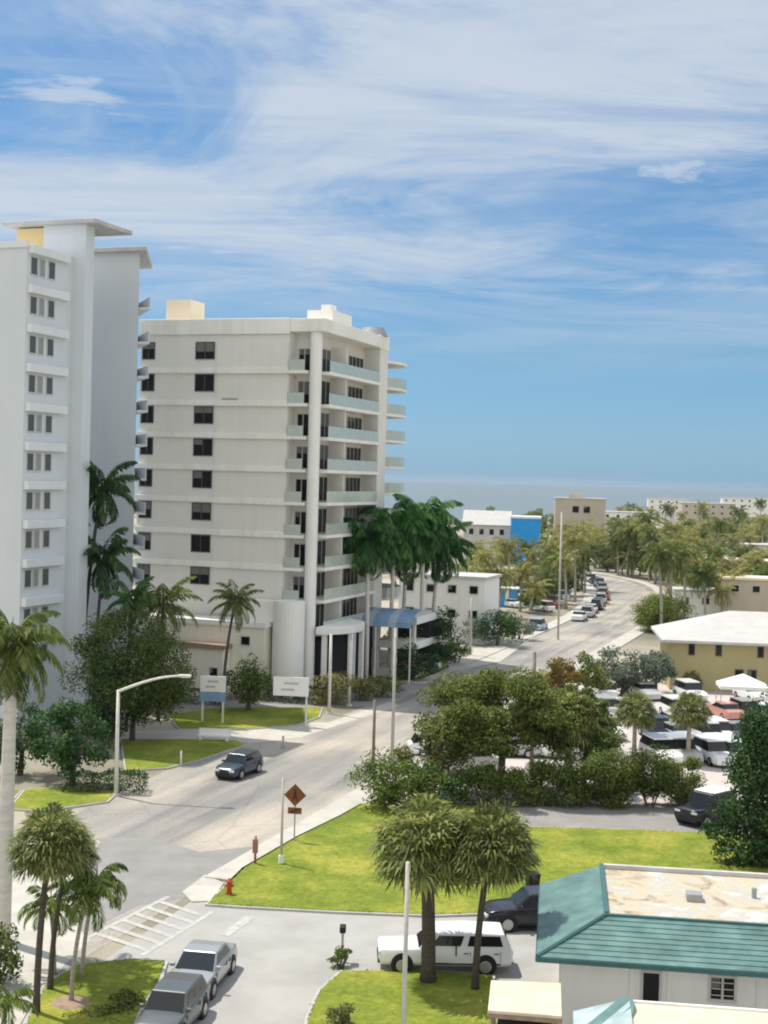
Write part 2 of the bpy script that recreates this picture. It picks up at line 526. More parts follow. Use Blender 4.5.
def link(name, data, parent=None, loc=(0, 0, 0), rotz=0):
    o = bpy.data.objects.new(name, data)
    COL.objects.link(o)
    o.parent = parent
    o.location = loc
    o.rotation_euler = (0, 0, rotz)
    return o
def tag(o, label, cat, group=None, kind=None):
    o['label'] = label
    o['category'] = cat
    if group:
        o['group'] = group
    if kind:
        o['kind'] = kind
    return o
def empty(name, label, cat, loc=(0, 0, 0), rotz=0, group=None):
    o = link(name, None, None, loc, rotz)
    o.empty_display_size = 0.3
    return tag(o, label, cat, group)
def struct(o):
    o['kind'] = 'structure'
    return o
def bevel(o, w=0.03, seg=2):
    m = o.modifiers.new('bevel', 'BEVEL')
    m.width, m.segments, m.limit_method = w, seg, 'ANGLE'
    m.angle_limit = rad(35)
    return o
def copy_tree(o, parent=None):
    c = o.copy()
    COL.objects.link(c)
    c.parent = parent
    for ch in list(o.children):
        copy_tree(ch, c)
    return c
def xy(p):
    return (p[0], p[1])
def PX(lst, z=0.0):
    return [xy(G(a, b, z)) for a, b in lst]
def sheet(name, poly, z, m):
    a = sum(poly[i][0] * poly[(i + 1) % len(poly)][1] - poly[(i + 1) % len(poly)][0] * poly[i][1] for i in range(len(poly)))
    if a < 0:
        poly = poly[::-1]
    b = MB()
    b.v = [(p[0], p[1], z) for p in poly]
    b.f = [tuple(range(len(poly)))]
    b.m = [0]
    return b.build(name, m)
ORD = 'first second third fourth fifth sixth seventh eighth ninth tenth eleventh twelfth thirteenth fourteenth fifteenth sixteenth seventeenth eighteenth nineteenth twentieth'.split()
M['street'] = mat('side_street_concrete', (0.36, 0.35, 0.335), 0.9, 0.13, 0.35, 6, coord='World', bump=0.1)

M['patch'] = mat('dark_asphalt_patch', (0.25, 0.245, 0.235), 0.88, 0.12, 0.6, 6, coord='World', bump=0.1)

# light and sky settings
SUN_EL_DEG, SUN_AZ_DEG, SUN_E = 64, -55, 2.8
SKY_S, EXPO = 0.12, 0.80
SKY_TINT = [(0.0, (0.1854, 0.3655, 0.6592)), (0.03, (0.2298, 0.3604, 0.5754)), (0.09, (0.2259, 0.3617, 0.4816)), (0.195, (0.2644, 0.4097, 0.5067)), (0.32, (0.2826, 0.4592, 0.5634)), (0.55, (0.8, 0.9, 1.0)), (1.0, (0.9, 1.0, 1.0))]
FILL_CLOUD_C = (5.0, 5.0, 4.75)  # tone of the clouds added out of view as fill light
CLOUD_C = (2.85, 3.22, 3.7)
VEIL = (0.793, (1, 1, 1), -5.197, (9.442, 4.1266, 0), 9, 0.64, 0.9)
VEIL_R = (0.31, 0.59)
WISP = (0.8, (0.6, 1.5, 1), 20.898, (2.6606, 16.0636, 0), 8, 0.64, 0.8)
WISP_R = (0.42, 0.68)
PUFF = (1.6, (1, 1.2, 1), 0, (5.2, 0.4, 0), 8, 0.6, 0.3)
PUFF_R = (0.60, 0.70)
HAZE = 0.00006

# ------------------------------------------------------------------ setting
TH = rad(19.2)
RO = Vector((5.7, 123, 0))
RD = Vector((math.sin(TH), math.cos(TH), 0))
RN = Vector((math.cos(TH), -math.sin(TH), 0))
def heading_at(s):
    """road heading: straight, then easing left beyond the parking deck"""
    u = min(1.0, max(0.0, (s - 72) / 70.0))
    v = min(1.0, max(0.0, (s - 150) / 60.0))
    return TH + (rad(7.0) - TH) * u - rad(34) * v
_CL = []
_p = RO.copy()
for _i in range(0, 801):
    _CL.append(_p.copy())
    _h = heading_at(_i + 0.5)
    _p = _p + Vector((math.sin(_h), math.cos(_h), 0))
def RDIR(s):
    h = heading_at(s)
    return Vector((math.sin(h), math.cos(h), 0))
def RW(s, off, z=0.0):
    if s <= 0:
        c = RO + RD * s
    else:
        i = min(799, int(s))
        c = _CL[i].lerp(_CL[i + 1], s - i)
    d = RDIR(s)
    p = c + Vector((d.y, -d.x, 0)) * off
    return Vector((p.x, p.y, z))
def road_sn(p):
    q = Vector((p[0], p[1], 0))
    if (q - RO).dot(RD) <= 0:
        return (q - RO).dot(RD), (q - RO).dot(RN)
    i = min(range(0, 800, 4), key=lambda k: (_CL[k] - q).length_squared)
    d = RDIR(i)
    v = q - _CL[i]
    return i + v.dot(d), v.dot(Vector((d.y, -d.x, 0)))
def road_off(p):
    return road_sn(p)[1]
def road_side(p, off):
    s, o = road_sn(p)
    return RW(s, off)

struct(sheet('ground', [(-40000, -300), (40000, -300), (40000, 60000), (-40000, 60000)], 0, M['ground']))
struct(sheet('sea', [(-30000, 620), (60, 700), (170, 900), (330, 1250), (900, 1900), (4000, 3300), (39000, 12000), (39000, 59000), (-30000, 59000)], 0.35, M['sea']))
struct(sheet('beach', [(-6000, 590), (62, 685), (176, 890), (340, 1240), (910, 1885), (900, 1899), (330, 1249), (170, 899), (60, 699), (-6000, 608)], 0.30, M['walk']))

left_edge = PX([(-130, 925), (0, 852), (88, 808), (165, 771), (244, 748), (300, 731)])
road_poly = left_edge + [xy(RW(k, -5.6)) for k in (10, 40, 70, 85, 100, 115, 130, 145, 160, 175, 190, 205, 220, 300, 400)] + [xy(RW(k, 5.6 - min(1.2, max(0, k - 80) * 0.02))) for k in (400, 300, 220, 205, 190, 175, 160, 145, 130, 115, 100, 85, 70)] + [xy(RW(-30, 5.2)), xy(RW(-95, 5.2)), xy(RW(-95, -14))]
struct(sheet('main_road', road_poly, 0.010, M['road']))
side = PX([(60, 990), (200, 896), (215, 900), (300, 905), (480, 908), (640, 915), (640, 1000), (480, 1100), (120, 1100)])
struct(sheet('side_street', side, 0.014, M['street']))
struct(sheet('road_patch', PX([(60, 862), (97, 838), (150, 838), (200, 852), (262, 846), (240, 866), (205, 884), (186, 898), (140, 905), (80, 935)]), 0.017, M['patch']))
# walks beside the road (kerb height 0.12)
def strip(name, s0, s1, o0, o1, z, m):
    ks = [s0] + [k for k in range(75, 225, 8) if s0 < k < s1] + [s1]
    b = MB()
    for k0, k1 in zip(ks[:-1], ks[1:]):
        b.prism([xy(RW(k0, o0)), xy(RW(k0, o1)), xy(RW(k1, o1)), xy(RW(k1, o0))], -0.1, z, 0)
    return struct(b.build(name, m))
strip('sidewalk', -56, 90, 4.6, 6.6, 0.115, M['walk'])
strip('sidewalk', 12, 240, -7.6, -5.6, 0.115, M['walk'])
strip('sidewalk', 90, 240, 5.6, 7.4, 0.115, M['walk'])
b = MB()
b.prism(PX([(182, 893), (205, 876), (224, 884), (211, 902), (192, 903)]), -0.1, 0.07)
struct(b.build('kerb_ramp', M['walk']))
LAWNS = []
# lawns: each a low raised bed with a concrete kerb
def lawn(name, pix, z=0.14, kerb=True, world=None, mt=None):
    poly = world or PX(pix)
    LAWNS.append(poly)
    b = MB()
    b.prism(poly, -0.1, z)
    struct(b.build(name, mt or M['grass']))
    if kerb:
        k = MB()
        c = Vector((sum(p[0] for p in poly) / len(poly), sum(p[1] for p in poly) / len(poly)))
        big = []
        n = len(poly)
        a = sum(poly[i][0] * poly[(i + 1) % n][1] - poly[(i + 1) % n][0] * poly[i][1] for i in range(n))
        sg = 1 if a > 0 else -1
        for i in range(n):
            p0, p1, p2 = Vector(poly[i - 1]), Vector(poly[i]), Vector(poly[(i + 1) % n])
            e1, e2 = (p1 - p0).normalized(), (p2 - p1).normalized()
            nn = (Vector((e1.y, -e1.x)) + Vector((e2.y, -e2.x))) * sg
            nn = nn.normalized() * 0.16 if nn.length > 0.05 else Vector((0, 0))
            big.append((p1.x + nn.x, p1.y + nn.y))
        k.prism(big, -0.1, z - 0.025)
        struct(k.build('kerb', M['kerb']))
lawn('lawn', [(208, 906), (245, 870), (300, 838), (343, 817), (362, 806), (440, 800), (530, 829), (640, 832), (780, 838), (790, 915), (600, 913), (520, 914), (430, 917), (330, 913), (240, 908)])
lawn('lawn', [(165, 964), (128, 962), (78, 968), (48, 986), (28, 1024), (10, 1080), (120, 1060), (140, 1010), (158, 984)])
lawn('lawn', [(342, 974), (420, 973), (492, 979), (500, 1060), (292, 1080), (312, 1012), (322, 992)])
lawn('lawn', [(25, 792), (60, 789), (118, 793), (106, 803), (40, 812), (10, 810)])
lawn('lawn', [(122, 741), (190, 741), (236, 742), (245, 746), (196, 762), (166, 769), (126, 772)])
lawn('lawn', [(168, 716), (215, 709), (322, 709), (318, 718), (296, 726), (245, 730), (180, 730)])
lawn('lawn', [(385, 662), (440, 655), (448, 668), (420, 680), (395, 683)])
lawn('lawn', [(-60, 790), (20, 792), (5, 808), (-60, 830)])
# parking lot, alley, drives
struct(sheet('parking_lot', PX([(430, 800), (780, 806), (900, 790), (900, 676), (640, 668), (575, 672), (560, 690), (470, 720)]), 0.020, M['lot']))
struct(sheet('back_lane', PX([(520, 830), (520, 804), (640, 806), (900, 812), (900, 842), (760, 836), (640, 831)]), 0.026, M['alley']))
struct(sheet('driveway', PX([(118, 741), (120, 731), (200, 730), (330, 722), (390, 702), (400, 706), (330, 728), (300, 738), (250, 744), (236, 741)]), 0.018, M['walk']))
struct(sheet('forecourt', PX([(160, 709), (170, 692), (330, 690), (370, 690), (470, 662), (440, 680), (380, 706), (320, 708)]), 0.016, M['alley']))
struct(sheet('forecourt', PX([(440, 655), (520, 640), (536, 636), (500, 662), (452, 672)]), 0.030, M['walk']))
struct(sheet('pavement', PX([(-130, 925), (0, 852), (60, 822), (100, 842), (60, 910), (90, 940), (40, 990), (0, 1060), (-130, 1090)]), 0.018, M['walk']))
struct(sheet('pavement', [xy(RW(85, 7.4)), xy(RW(85, 14)), xy(RW(120, 15)), xy(RW(120, 7.4))], 0.022, M['walk']))

# painted markings
def paint(name, p0, p1, w, m=None, z=0.024):
    a, c = Vector(p0), Vector(p1)
    e = (c - a).normalized()
    s = Vector((-e.y, e.x)) * w / 2
    return struct(sheet(name, [xy(a - s), xy(c - s), xy(c + s), xy(a + s)], z, m or M['white_line']))
def g2(px, py):
    p = G(px, py)
    return (p.x, p.y)
paint('crosswalk_marking', g2(84, 940), g2(168, 897), 0.26)
paint('crosswalk_marking', g2(142, 956), g2(213, 912), 0.26)
for k in range(6):
    t = (k + 0.6) / 6.4
    a = Vector(g2(88, 938)).lerp(Vector(g2(168, 897)), t)
    c = Vector(g2(142, 956)).lerp(Vector(g2(213, 912)), t)
    paint('crosswalk_marking', a.lerp(c, 0.03), a.lerp(c, 0.97), 0.32, z=0.028)
paint('stop_line_marking', g2(224, 936), g2(251, 917), 0.5)
for off in (-1.7, 1.7):
    for k in range(-3, 14):
        if off > 0 or k > 0:
            paint('lane_marking', xy(RW(k * 9, off)), xy(RW(k * 9 + 3, off)), 0.14)
paint('edge_marking', xy(RW(-30, 4.1)), xy(RW(70, 4.5)), 0.12)
paint('edge_marking', xy(RW(14, -4.9)), xy(RW(70, -4.9)), 0.12)
for k in range(9):
    a = RW(-22 + k * 2.9, 22 + k * 0.3)
for k in range(8):
    x0 = 16 + k * 2.7
    paint('bay_marking', (x0, 106), (x0 - 0.5, 111), 0.12)

# ------------------------------------------------------------------ buildings
WR = random.Random(3)
M['blind'] = mat('window_blind', (0.16, 0.155, 0.15), 0.8, 0.1)
def window(parent, plane, a0, a1, z0, z1, pos, mullions=1, fm='frame', gm='glass', proud=0.05, label=None):
    """plane 'y': wall faces -y at y=pos, spans x a0..a1; plane 'x': wall faces +x at x=pos, spans y a0..a1"""
    f, g = MB(), MB()
    t = 0.09
    def bx(mb, p0, p1, q0, q1, d0, d1):
        if plane == 'y':
            mb.box(p0, p1, pos - d1, pos - d0, q0, q1)
        else:
            mb.box(pos + d0, pos + d1, p0, p1, q0, q1)
    bx(f, a0, a1, z0, z0 + t, 0.0, proud + 0.03)
    bx(f, a0, a1, z1 - t, z1, 0.0, proud)
    bx(f, a0, a0 + t, z0 + t, z1 - t, 0.0, proud)
    bx(f, a1 - t, a1, z0 + t, z1 - t, 0.0, proud)
    for k in range(mullions):
        c = a0 + (a1 - a0) * (k + 1) / (mullions + 1)
        bx(f, c - 0.04, c + 0.04, z0 + t, z1 - t, 0.0, proud)
    bx(g, a0 + t, a1 - t, z0 + t, z1 - t, 0.004, 0.018)
    bl = WR.random()
    if gm == 'glass' and a1 - a0 > 0.8 and bl > 0.45:
        h_ = (z1 - z0) * (0.15 + 0.4 * WR.random())
        c_ = MB()
        w_ = (a1 - a0) * (1 if bl > 0.7 else 0.5)
        bx(c_, a0 + t, a0 + w_ - t, z1 - t - h_, z1 - t, 0.0185, 0.022)
        bd = c_.build('blind', M['blind'], None)
    else:
        bd = None
    fo = f.build('window', M[fm], parent)
    g.build('pane', M[gm], fo)
    if bd:
        bd.parent = fo
    return fo

# --- white apartment tower
T0 = BASE(17, 105)
t = empty('apartment_tower', 'tall white apartment tower with stacked window bays and thin flat roof slabs', 'apartment tower', T0, -TH)
b = MB()
b.box(-13, 0, 0, 7, 0, 36.8)
b.prism([(-13, 7.002), (-3.2, 7.002), (-3.2, 12.9), (-13, 12.9)], 0, 36.0)
b.build('wall', M['tower'], t)
b = MB()
b.box(-2.7, 1.15, 6.3, 6.99, 0, 39.3)
b.box(-2.7, 1.15, 7.003, 7.6, 0, 39.3)
b.build('stair_wall', M['tower'], t)
b = MB()
b.box(-5.4, -2.703, 6.6, 11.5, 36.802, 39.2)
b.build('penthouse_wall', M['yellow_pent'], t)['label'] = 'yellow painted rooftop wall'
b = MB()
b.box(-6.2, 2.3, 5.7, 11.6, 39.303, 39.65)
bevel(b.build('roof_slab', M['grey_roof'], t), 0.05)
def tower_x(px, y, z):
    """local x on the line y (tower frame) that shows at column px at height z"""
    lo, hi = -20.0, 20.0
    for _ in range(40):
        x = (lo + hi) / 2
        q = proj((T0.x + RN.x * x + RD.x * y, T0.y + RN.y * x + RD.y * y, z))[0]
        lo, hi = (x, hi) if q < px else (lo, x)
    return x
WY = 16.5
wx = tower_x(137, WY, 28)
wb = tower_x(136.5, WY + 9, 28)
wz = TOPZ((T0.x + RN.x * wx + RD.x * WY, T0.y + RN.y * wx + RD.y * WY), 252)
b = MB()
b.prism([(-12, WY), (wx, WY), (wb, WY + 9), (-12, WY + 9)], 0, wz - 0.003)
b.build('wing_wall', M['tower'], t)
b = MB()
b.prism([(-12, WY - 0.7), (wx + 0.95, WY - 0.6), (wb + 1.3, WY + 9.2), (-12, WY + 9.2)], wz, wz + 0.4)
bevel(b.build('roof_slab', M['grey_roof'], t), 0.05)
b = MB()
b.box(-13.1, 0.12, -0.15, 0.0, 36.5, 37.0)
b.build('parapet', M['tower_band'], t)
for k in range(11):
    zc = 35.25 - k * 2.95
    if zc < 2:
        break
    b = MB()
    b.box(0.0, 0.42, 0.15, 5.4, zc + 0.86, zc + 1.5)
    bevel(b.build('window_ledge', M['tower_band'], t), 0.03)
    window(t, 'x', 0.45, 1.45, zc - 0.72, zc + 0.72, 0.0, 0, 'frame', 'glass_grey')
    window(t, 'x', 1.62, 2.45, zc - 0.72, zc + 0.72, 0.0, 0, 'frame', 'glass_pale')
    window(t, 'x', 2.85, 3.85, zc - 0.72, zc + 0.72, 0.0, 0, 'frame', 'glass_grey')
    b = MB()
    b.prism([(wx - 0.3, WY + 0.6), (wx + 0.75, WY + 0.7), (wb + 0.8, WY + 7), (wb, WY + 7)], zc - 1.3, zc - 1.1)
    b.prism([(wx + 0.63, WY + 0.72), (wx + 0.73, WY + 0.72), (wb + 0.78, WY + 6.9), (wb + 0.68, WY + 6.9)], zc - 1.1, zc - 0.2)
    b.build('balcony', M['tower_band'], t)

# --- cream apartment block
C0 = BASE(311, 127)
t = empty('apartment_block', 'cream nine storey apartment block with white floor bands and glass railed balconies', 'apartment block', C0, -TH)
b = MB()
b.box(-18.3, -3.0, 0, 18, 0, 34.2)
b.box(-2.998, -1.4, 1.6, 17.9, 0, 34.0)
b.build('wall', M['cream'], t)
b = MB()
b.box(-10.2, -3.05, -0.13, -0.002, 7, 32.2)
b.build('wall_panel', M['cream'], t)
b = MB()
b.box(-18.36, -2.95, -0.22, -0.003, 32.9, 34.35)
b.box(-2.94, 0.45, -0.1, 15.4, 33.1, 34.3)
b.box(-18.36, 0.35, 15.41, 18.2, 33.0, 34.4)
bevel(b.build('parapet', M['cream_band'], t), 0.05)
b = MB()
b.cyl(-0.6, 0.6, 0, 33.09, 0.55, seg=24)
b.build('corner_column', M['white'], t, smooth=False)
b = MB()
b.box(-1.39, 0.28, 15.5, 18, 0, 32.99)
b.build('end_wall', M['cream'], t)
b = MB()
b.box(-17.3, -14.7, 3, 6, 34.2, 36.6)
b.build('penthouse', M['peach_pent'], t)['label'] = 'peach coloured rooftop plant room'
b = MB()
b.box(-3.2, -0.6, 4.5, 9.5, 34.3, 35.6)
b.box(-2.4, -1.4, 6, 7.4, 35.6, 36.3)
b.build('roof_plant', M['cream_band'], t)
b = MB()
b.cyl(-0.9, 16.6, 34.4, 35.2, 1.5, 1.1, 20)
b.build('roof_drum', M['shade_metal'], t)
for k in range(8):
    zc = 31.45 - 3.0 * k
    window(t, 'y', -18.1, -16.75, zc - 0.85, zc + 0.78, 0.0, 1, 'frame_dark', 'glass')
    window(t, 'y', -12.5, -10.5, zc - 0.85, zc + 0.78, 0.0, 1, 'frame_dark', 'glass')
    bb = MB()
    z0 = zc + 0.86
    if k:
        bb.box(-18.36, -10.25, -0.26, -0.003, z0, z0 + 0.5)
        bb.box(-10.248, -2.96, -0.40, -0.132, z0 - 0.04, z0 + 0.5)
        bevel(bb.build('floor_band', M['cream_band'], t), 0.03)
for k in range(10):
    z0 = 32.3 - 3.0 * k - 3.0
    if z0 < 4.5:
        break
    # small corner balconies left of the column
    bb = MB()
    bb.box(-2.94, -1.2, -0.35, 1.55, z0, z0 + 0.28)
    sl = bb.build('corner_balcony', M['cream_band'], t)
    r = MB()
    r.box(-2.9, -1.35, -0.31, -0.27, z0 + 0.281, z0 + 1.25)
    r.build('railing', M['rail_glass'], sl)
    window(t, 'y', -2.75, -1.5, z0 + 0.32, z0 + 2.45, 1.6, 1, 'frame', 'glass')
    # long side balconies
    bb = MB()
    bb.box(-1.398, 0.42, 1.7, 15.45, z0, z0 + 0.3)
    sl = bb.build('balcony', M['cream_band'], t)
    r = MB()
    r.box(0.33, 0.37, 1.75, 15.4, z0 + 0.301, z0 + 1.32)
    for q in range(9):
        yq = 1.8 + q * 1.68
        r.box(0.30, 0.329, yq, yq + 0.07, z0 + 0.301, z0 + 1.36)
    r.build('railing', M['rail_glass'], sl)
    window(t, 'x', 1.8, 6.2, z0 + 0.32, z0 + 2.7, -1.4, 3, 'frame', 'glass')
    window(t, 'x', 6.7, 10.6, z0 + 0.32, z0 + 2.7, -1.4, 2, 'frame', 'glass')
    window(t, 'x', 11.0, 15.2, z0 + 0.32, z0 + 2.7, -1.4, 3, 'frame', 'glass')
    # dividing fins
    fn = MB()
    fn.box(-1.397, 0.2, 6.3, 6.5, z0 + 0.302, z0 + 2.99)
    fn.build('balcony_fin', M['cream'], sl)
b = MB()
b.box(-9.6, -8.0, -0.17, -0.131, 26.6, 27.0)
b.build('wall_vent', M['shade_metal'], t)
# podium, stair drum
b = MB()
b.box(-15.5, -3.3, -3.4, -0.26, 0, 6.3)
b.build('podium_wall', M['podium'], t)
b = MB()
b.box(-15.7, -3.1, -3.6, -0.27, 6.303, 6.75)
b.build('podium_coping', M['white'], t)
b = MB()
b.box(-12.6, -6.6, -4.9, -3.405, 0, 4.3)
b.build('garage_wall', M['podium'], t)
b = MB()
b.box(-12.8, -6.4, -5.1, -3.41, 4.303, 4.7)
b.build('garage_coping', M['timber'], t)
window(t, 'y', -7.9, -7.0, 1.6, 2.7, -4.9, 0, 'frame', 'glass')
window(t, 'y', -5.6, -4.6, 4.6, 5.5, -3.4, 0, 'frame', 'glass')
b = MB()
b.cyl(-1.7, -1.6, 0, 8.7, 1.45, seg=28)
b.build('stair_drum', M['white'], t)
b = MB()
b.box(-6.4, -2.6, -2.4, -0.27, 6.76, 8.6)
b.build('terrace_wall', M['cream_band'], t)
# porte-cochere
pc = MB()
arc = []
for i in range(13):
    a = PI * i / 12
    arc.append((0.3 + 2.7 * math.sin(a), 4.4 - 4.4 * math.cos(a)))
pc.prism(arc, 5.6, 6.3)
pco = bevel(pc.build('entrance_canopy', M['white'], t), 0.06)
for (x, y) in ((0.9, 0.7), (2.6, 3.0), (2.5, 6.2), (0.9, 8.2)):
    c = MB()
    c.box(x - 0.2, x + 0.2, y - 0.2, y + 0.2, 0, 5.599)
    c.build('column', M['white'], pco)
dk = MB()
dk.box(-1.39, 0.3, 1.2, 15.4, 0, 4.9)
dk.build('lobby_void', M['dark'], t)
# rear wing with far balconies
b = MB()
b.box(-17, -6.2, 18.003, 36, 0, 33.4)
b.build('rear_wall', M['cream'], t)
for k in range(10):
    z0 = 32.6 - 2.9 * k
    bb = MB()
    pts = [(-6.198, 26.5), (-3.6, 26.7), (-2.6, 28), (-2.2, 30.5), (-2.6, 33), (-3.8, 34.6), (-6.198, 35)]
    bb.prism(pts, z0, z0 + 0.28)
    sl = bb.build('far_balcony', M['cream_band'], t)
    if k:
        r = MB()
        for i in range(len(pts) - 1):
            a, c = Vector(pts[i]), Vector(pts[i + 1])
            a, c = a * 0.985 + Vector((-4.4, 30.5)) * 0.015, c * 0.985 + Vector((-4.4, 30.5)) * 0.015
            r.quad((a.x, a.y, z0 + 0.281), (c.x, c.y, z0 + 0.281), (c.x, c.y, z0 + 1.35), (a.x, a.y, z0 + 1.35))
        r.build('railing', M['rail_glass'], sl)

# --- low parking deck and blue canopy beside the block
D0 = BASE(372, 141)
t = empty('parking_deck', 'low white open parking deck with dark bays beside the cream block', 'parking deck', D0, -TH)
b = MB()
for z in (0.0, 2.9, 5.4):
    b.box(0, 4.6, 0, 9, z + 0.02, z + 0.75)
bevel(b.build('deck_slab', M['white'], t), 0.04)
for k in range(3):
    b = MB()
    b.box(0.2 + k * 1.95, 0.5 + k * 1.95, 0.15, 0.5, 0.77, 5.42)
    b.build('column', M['white'], t)
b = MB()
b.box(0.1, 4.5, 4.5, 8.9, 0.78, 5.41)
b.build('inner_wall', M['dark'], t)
t = empty('entrance_awning', 'grey blue curved awning over the parking deck entrance', 'awning', BASE(356, 138), -TH)
b = MB()
n = 7
for j in range(n):
    for i in range(6):
        a0, a1 = PI * 0.5 * i / 6, PI * 0.5 * (i + 1) / 6
        y0, y1 = 3.2 - 3.2 * math.sin(a0 + 0.0), 3.2 - 3.2 * math.sin(a1)
        z0, z1 = 5.6 + 2.3 * (1 - math.cos(PI / 2 - a0 + 0)), 5.6
        za, zb = 6.9 - 1.5 * (1 - math.cos(a0)), 6.9 - 1.5 * (1 - math.cos(a1))
        x0, x1 = 5.6 * j / n, 5.6 * (j + 1) / n
        b.quad((x0, y0, za), (x1, y0, za), (x1, y1, zb), (x0, y1, zb), 0 if j % 3 != 1 else 1)
aw = b.build('awning_cover', [M['blue_grey'], M['blue_pale']], t)
sm = aw.modifiers.new('thick', 'SOLIDIFY')
sm.thickness = 0.06
for x in (0.1, 1.9, 3.7, 5.5):
    c = MB()
    c.cyl(x, 0.05, 0, 5.45, 0.09, seg=8)
    c.build('post', M['pole_white'], t)

# --- teal roofed house, lower right
E_fl, E_fr = G(537, 957, 2.9), G(768, 973, 2.9)
hx = (E_fr - E_fl).normalized()
hrot = math.atan2(hx.y, hx.x)
t = empty('bungalow', 'white bungalow with teal metal hip roof around a stained flat roof', 'house', (E_fl.x, E_fl.y, 0), hrot)
HW, HD, rn, fz = 15.0, 9.2, 2.5, 3.85
wl = MB()
wl.box(0.85, HW - 0.8, 0.75, HD - 0.8, 0, 2.86)
wl.build('wall', M['white'], t)
# hip slopes with standing seams as real ribs
def slope(name, A, B, C, D, n, seg_mat):
    """A-B eave, D-C top: overlapping courses that run parallel to the eave"""
    A, B, C, D = map(Vector, (A, B, C, D))
    nrm = (B - A).cross(D - A).normalized()
    if nrm.z < 0:
        nrm = -nrm
    m = MB()
    for k in range(n):
        u0, u1 = k / n, (k + 1) / n
        a, c = A.lerp(D, u0) + nrm * 0.032, B.lerp(C, u0) + nrm * 0.032
        d, e = A.lerp(D, u1) + nrm * 0.004, B.lerp(C, u1) + nrm * 0.004
        m.quad(a, c, e, d)
        m.quad(a - nrm * 0.032, c - nrm * 0.032, c, a)
    return m.build(name, seg_mat, t)
ez = 2.9
ff = 2.35
slope('front_roof_slope', (0, 0, ez), (HW, 0, ez), (HW - rn, ff, fz), (rn, ff, fz), 9, M['teal'])
slope('side_roof_slope', (0, HD, ez), (0, 0, ez), (rn, ff, fz), (rn, HD, fz), 9, M['teal'])
slope('side_roof_slope', (HW, 0, ez), (HW, HD, ez), (HW - rn, HD, fz), (HW - rn, ff, fz), 9, M['teal'])
b = MB()
b.box(rn + 0.05, HW - rn - 0.05, ff + 0.05, HD - 0.1, fz - 0.15, fz - 0.04)
b.build('flat_roof', M['membrane'], t)
b = MB()
b.box(rn - 0.06, rn + 0.10, ff + 0.1, HD, fz - 0.1, fz + 0.12)
b.box(HW - rn - 0.10, HW - rn + 0.06, ff + 0.1, HD, fz - 0.1, fz + 0.12)
b.box(rn - 0.06, HW - rn + 0.06, ff - 0.06, ff + 0.099, fz - 0.1, fz + 0.07)
b.build('roof_edge', M['teal_dark'], t)
b = MB()
b.box(rn + 0.11, HW - rn - 0.11, HD - 0.3, HD - 0.1, fz - 0.03, fz + 0.14)
b.build('rear_upstand', M['grey_roof'], t)
b = MB()
b.box(-0.04, HW, -0.06, 0.05, ez - 0.17, ez + 0.0)
b.box(-0.06, 0.05, 0.051, HD, ez - 0.17, ez + 0.0)
b.build('fascia', M['teal_dark'], t)
b = MB()
b.tube([(0, 0, ez + 0.03), (rn, ff, fz + 0.05)], [0.08, 0.08], 6)
b.build('hip_cap', M['teal_dark'], t)
b = MB()
b.box(0.3, HW - 0.3, 0.3, 0.749, ez - 0.2, ez - 0.12)
b.box(0.3, 0.849, 0.751, HD - 0.8, ez - 0.2, ez - 0.12)
b.build('soffit', M['white'], t)
b = MB()
b.box(5.7, 6.3, 4.9, 5.5, fz - 0.04, fz + 0.25)
b.cyl(8.4, 6.0, fz - 0.04, fz + 0.35, 0.1, seg=10)
b.build('roof_vent', M['shade_metal'], t)
window(t, 'y', 3.75, 4.5, 0.85, 2.45, 0.75, 0, 'frame', 'glass')
window(t, 'y', 6.15, 7.15, 1.5, 2.45, 0.75, 1, 'frame', 'glass')
window(t, 'y', 9.0, 10.0, 1.5, 2.45, 0.75, 1, 'frame', 'glass')
for x in (3.55, 4.55, 5.1, 7.9):
    pass
b = MB()
b.box(3.35, 3.55, 0.69, 0.749, 0.2, 2.7)
b.build('wall_trim', M['white'], t)
b = MB()
b.box(4.7, 4.85, 0.69, 0.749, 0.2, 2.7)
b.build('wall_trim', M['white'], t)
b = MB()
b.box(7.85, 7.93, 0.69, 0.749, 0.2, 2.7)
b.build('wall_trim', M['white'], t)
for z in (1.72, 1.95, 2.18):
    b = MB()
    b.box(6.26, 7.04, 0.675, 0.695, z, z + 0.03)
    b.build('louvre_bar', M['frame'], t)

# --- annex in front (flat beige roof, teal edge)
A_bl = G(630, 1004, 2.4)
t = empty('annex', 'low annex with beige flat roof and teal sloping edge below the bungalow', 'annex', (A_bl.x, A_bl.y, 0), hrot)
b = MB()
b.box(-1.4, 10, -6, 0, 0, 2.05)
b.build('wall', M['white'], t)
b = MB()
b.box(0, 10, -6.2, 0.1, 2.2, 2.4)
b.build('flat_roof', M['cream_roof'], t)
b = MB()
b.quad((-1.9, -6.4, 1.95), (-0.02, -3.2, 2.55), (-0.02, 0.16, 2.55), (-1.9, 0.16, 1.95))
b.build('side_roof_slope', M['teal_sunlit'], t)['label'] = 'side slope of the annex roof, teal painted paler as if sunlit'
b = MB()
b.quad((-2.0, -2.3, 2.0), (-1.55, -2.5, 2.05), (0.1, -0.02, 2.58), (-0.25, 0.15, 2.62))
b.quad((-1.55, -2.5, 2.05), (-0.2, -2.5, 2.3), (0.12, -0.6, 2.6), (0.1, -0.02, 2.58))
o = b.build('roof_edge', M['teal'], t)
o.modifiers.new('thick', 'SOLIDIFY').thickness = 0.08
b = MB()
b.box(0.0, 10, 0.1, 0.2, 2.15, 2.48)
b.build('parapet', M['white'], t)

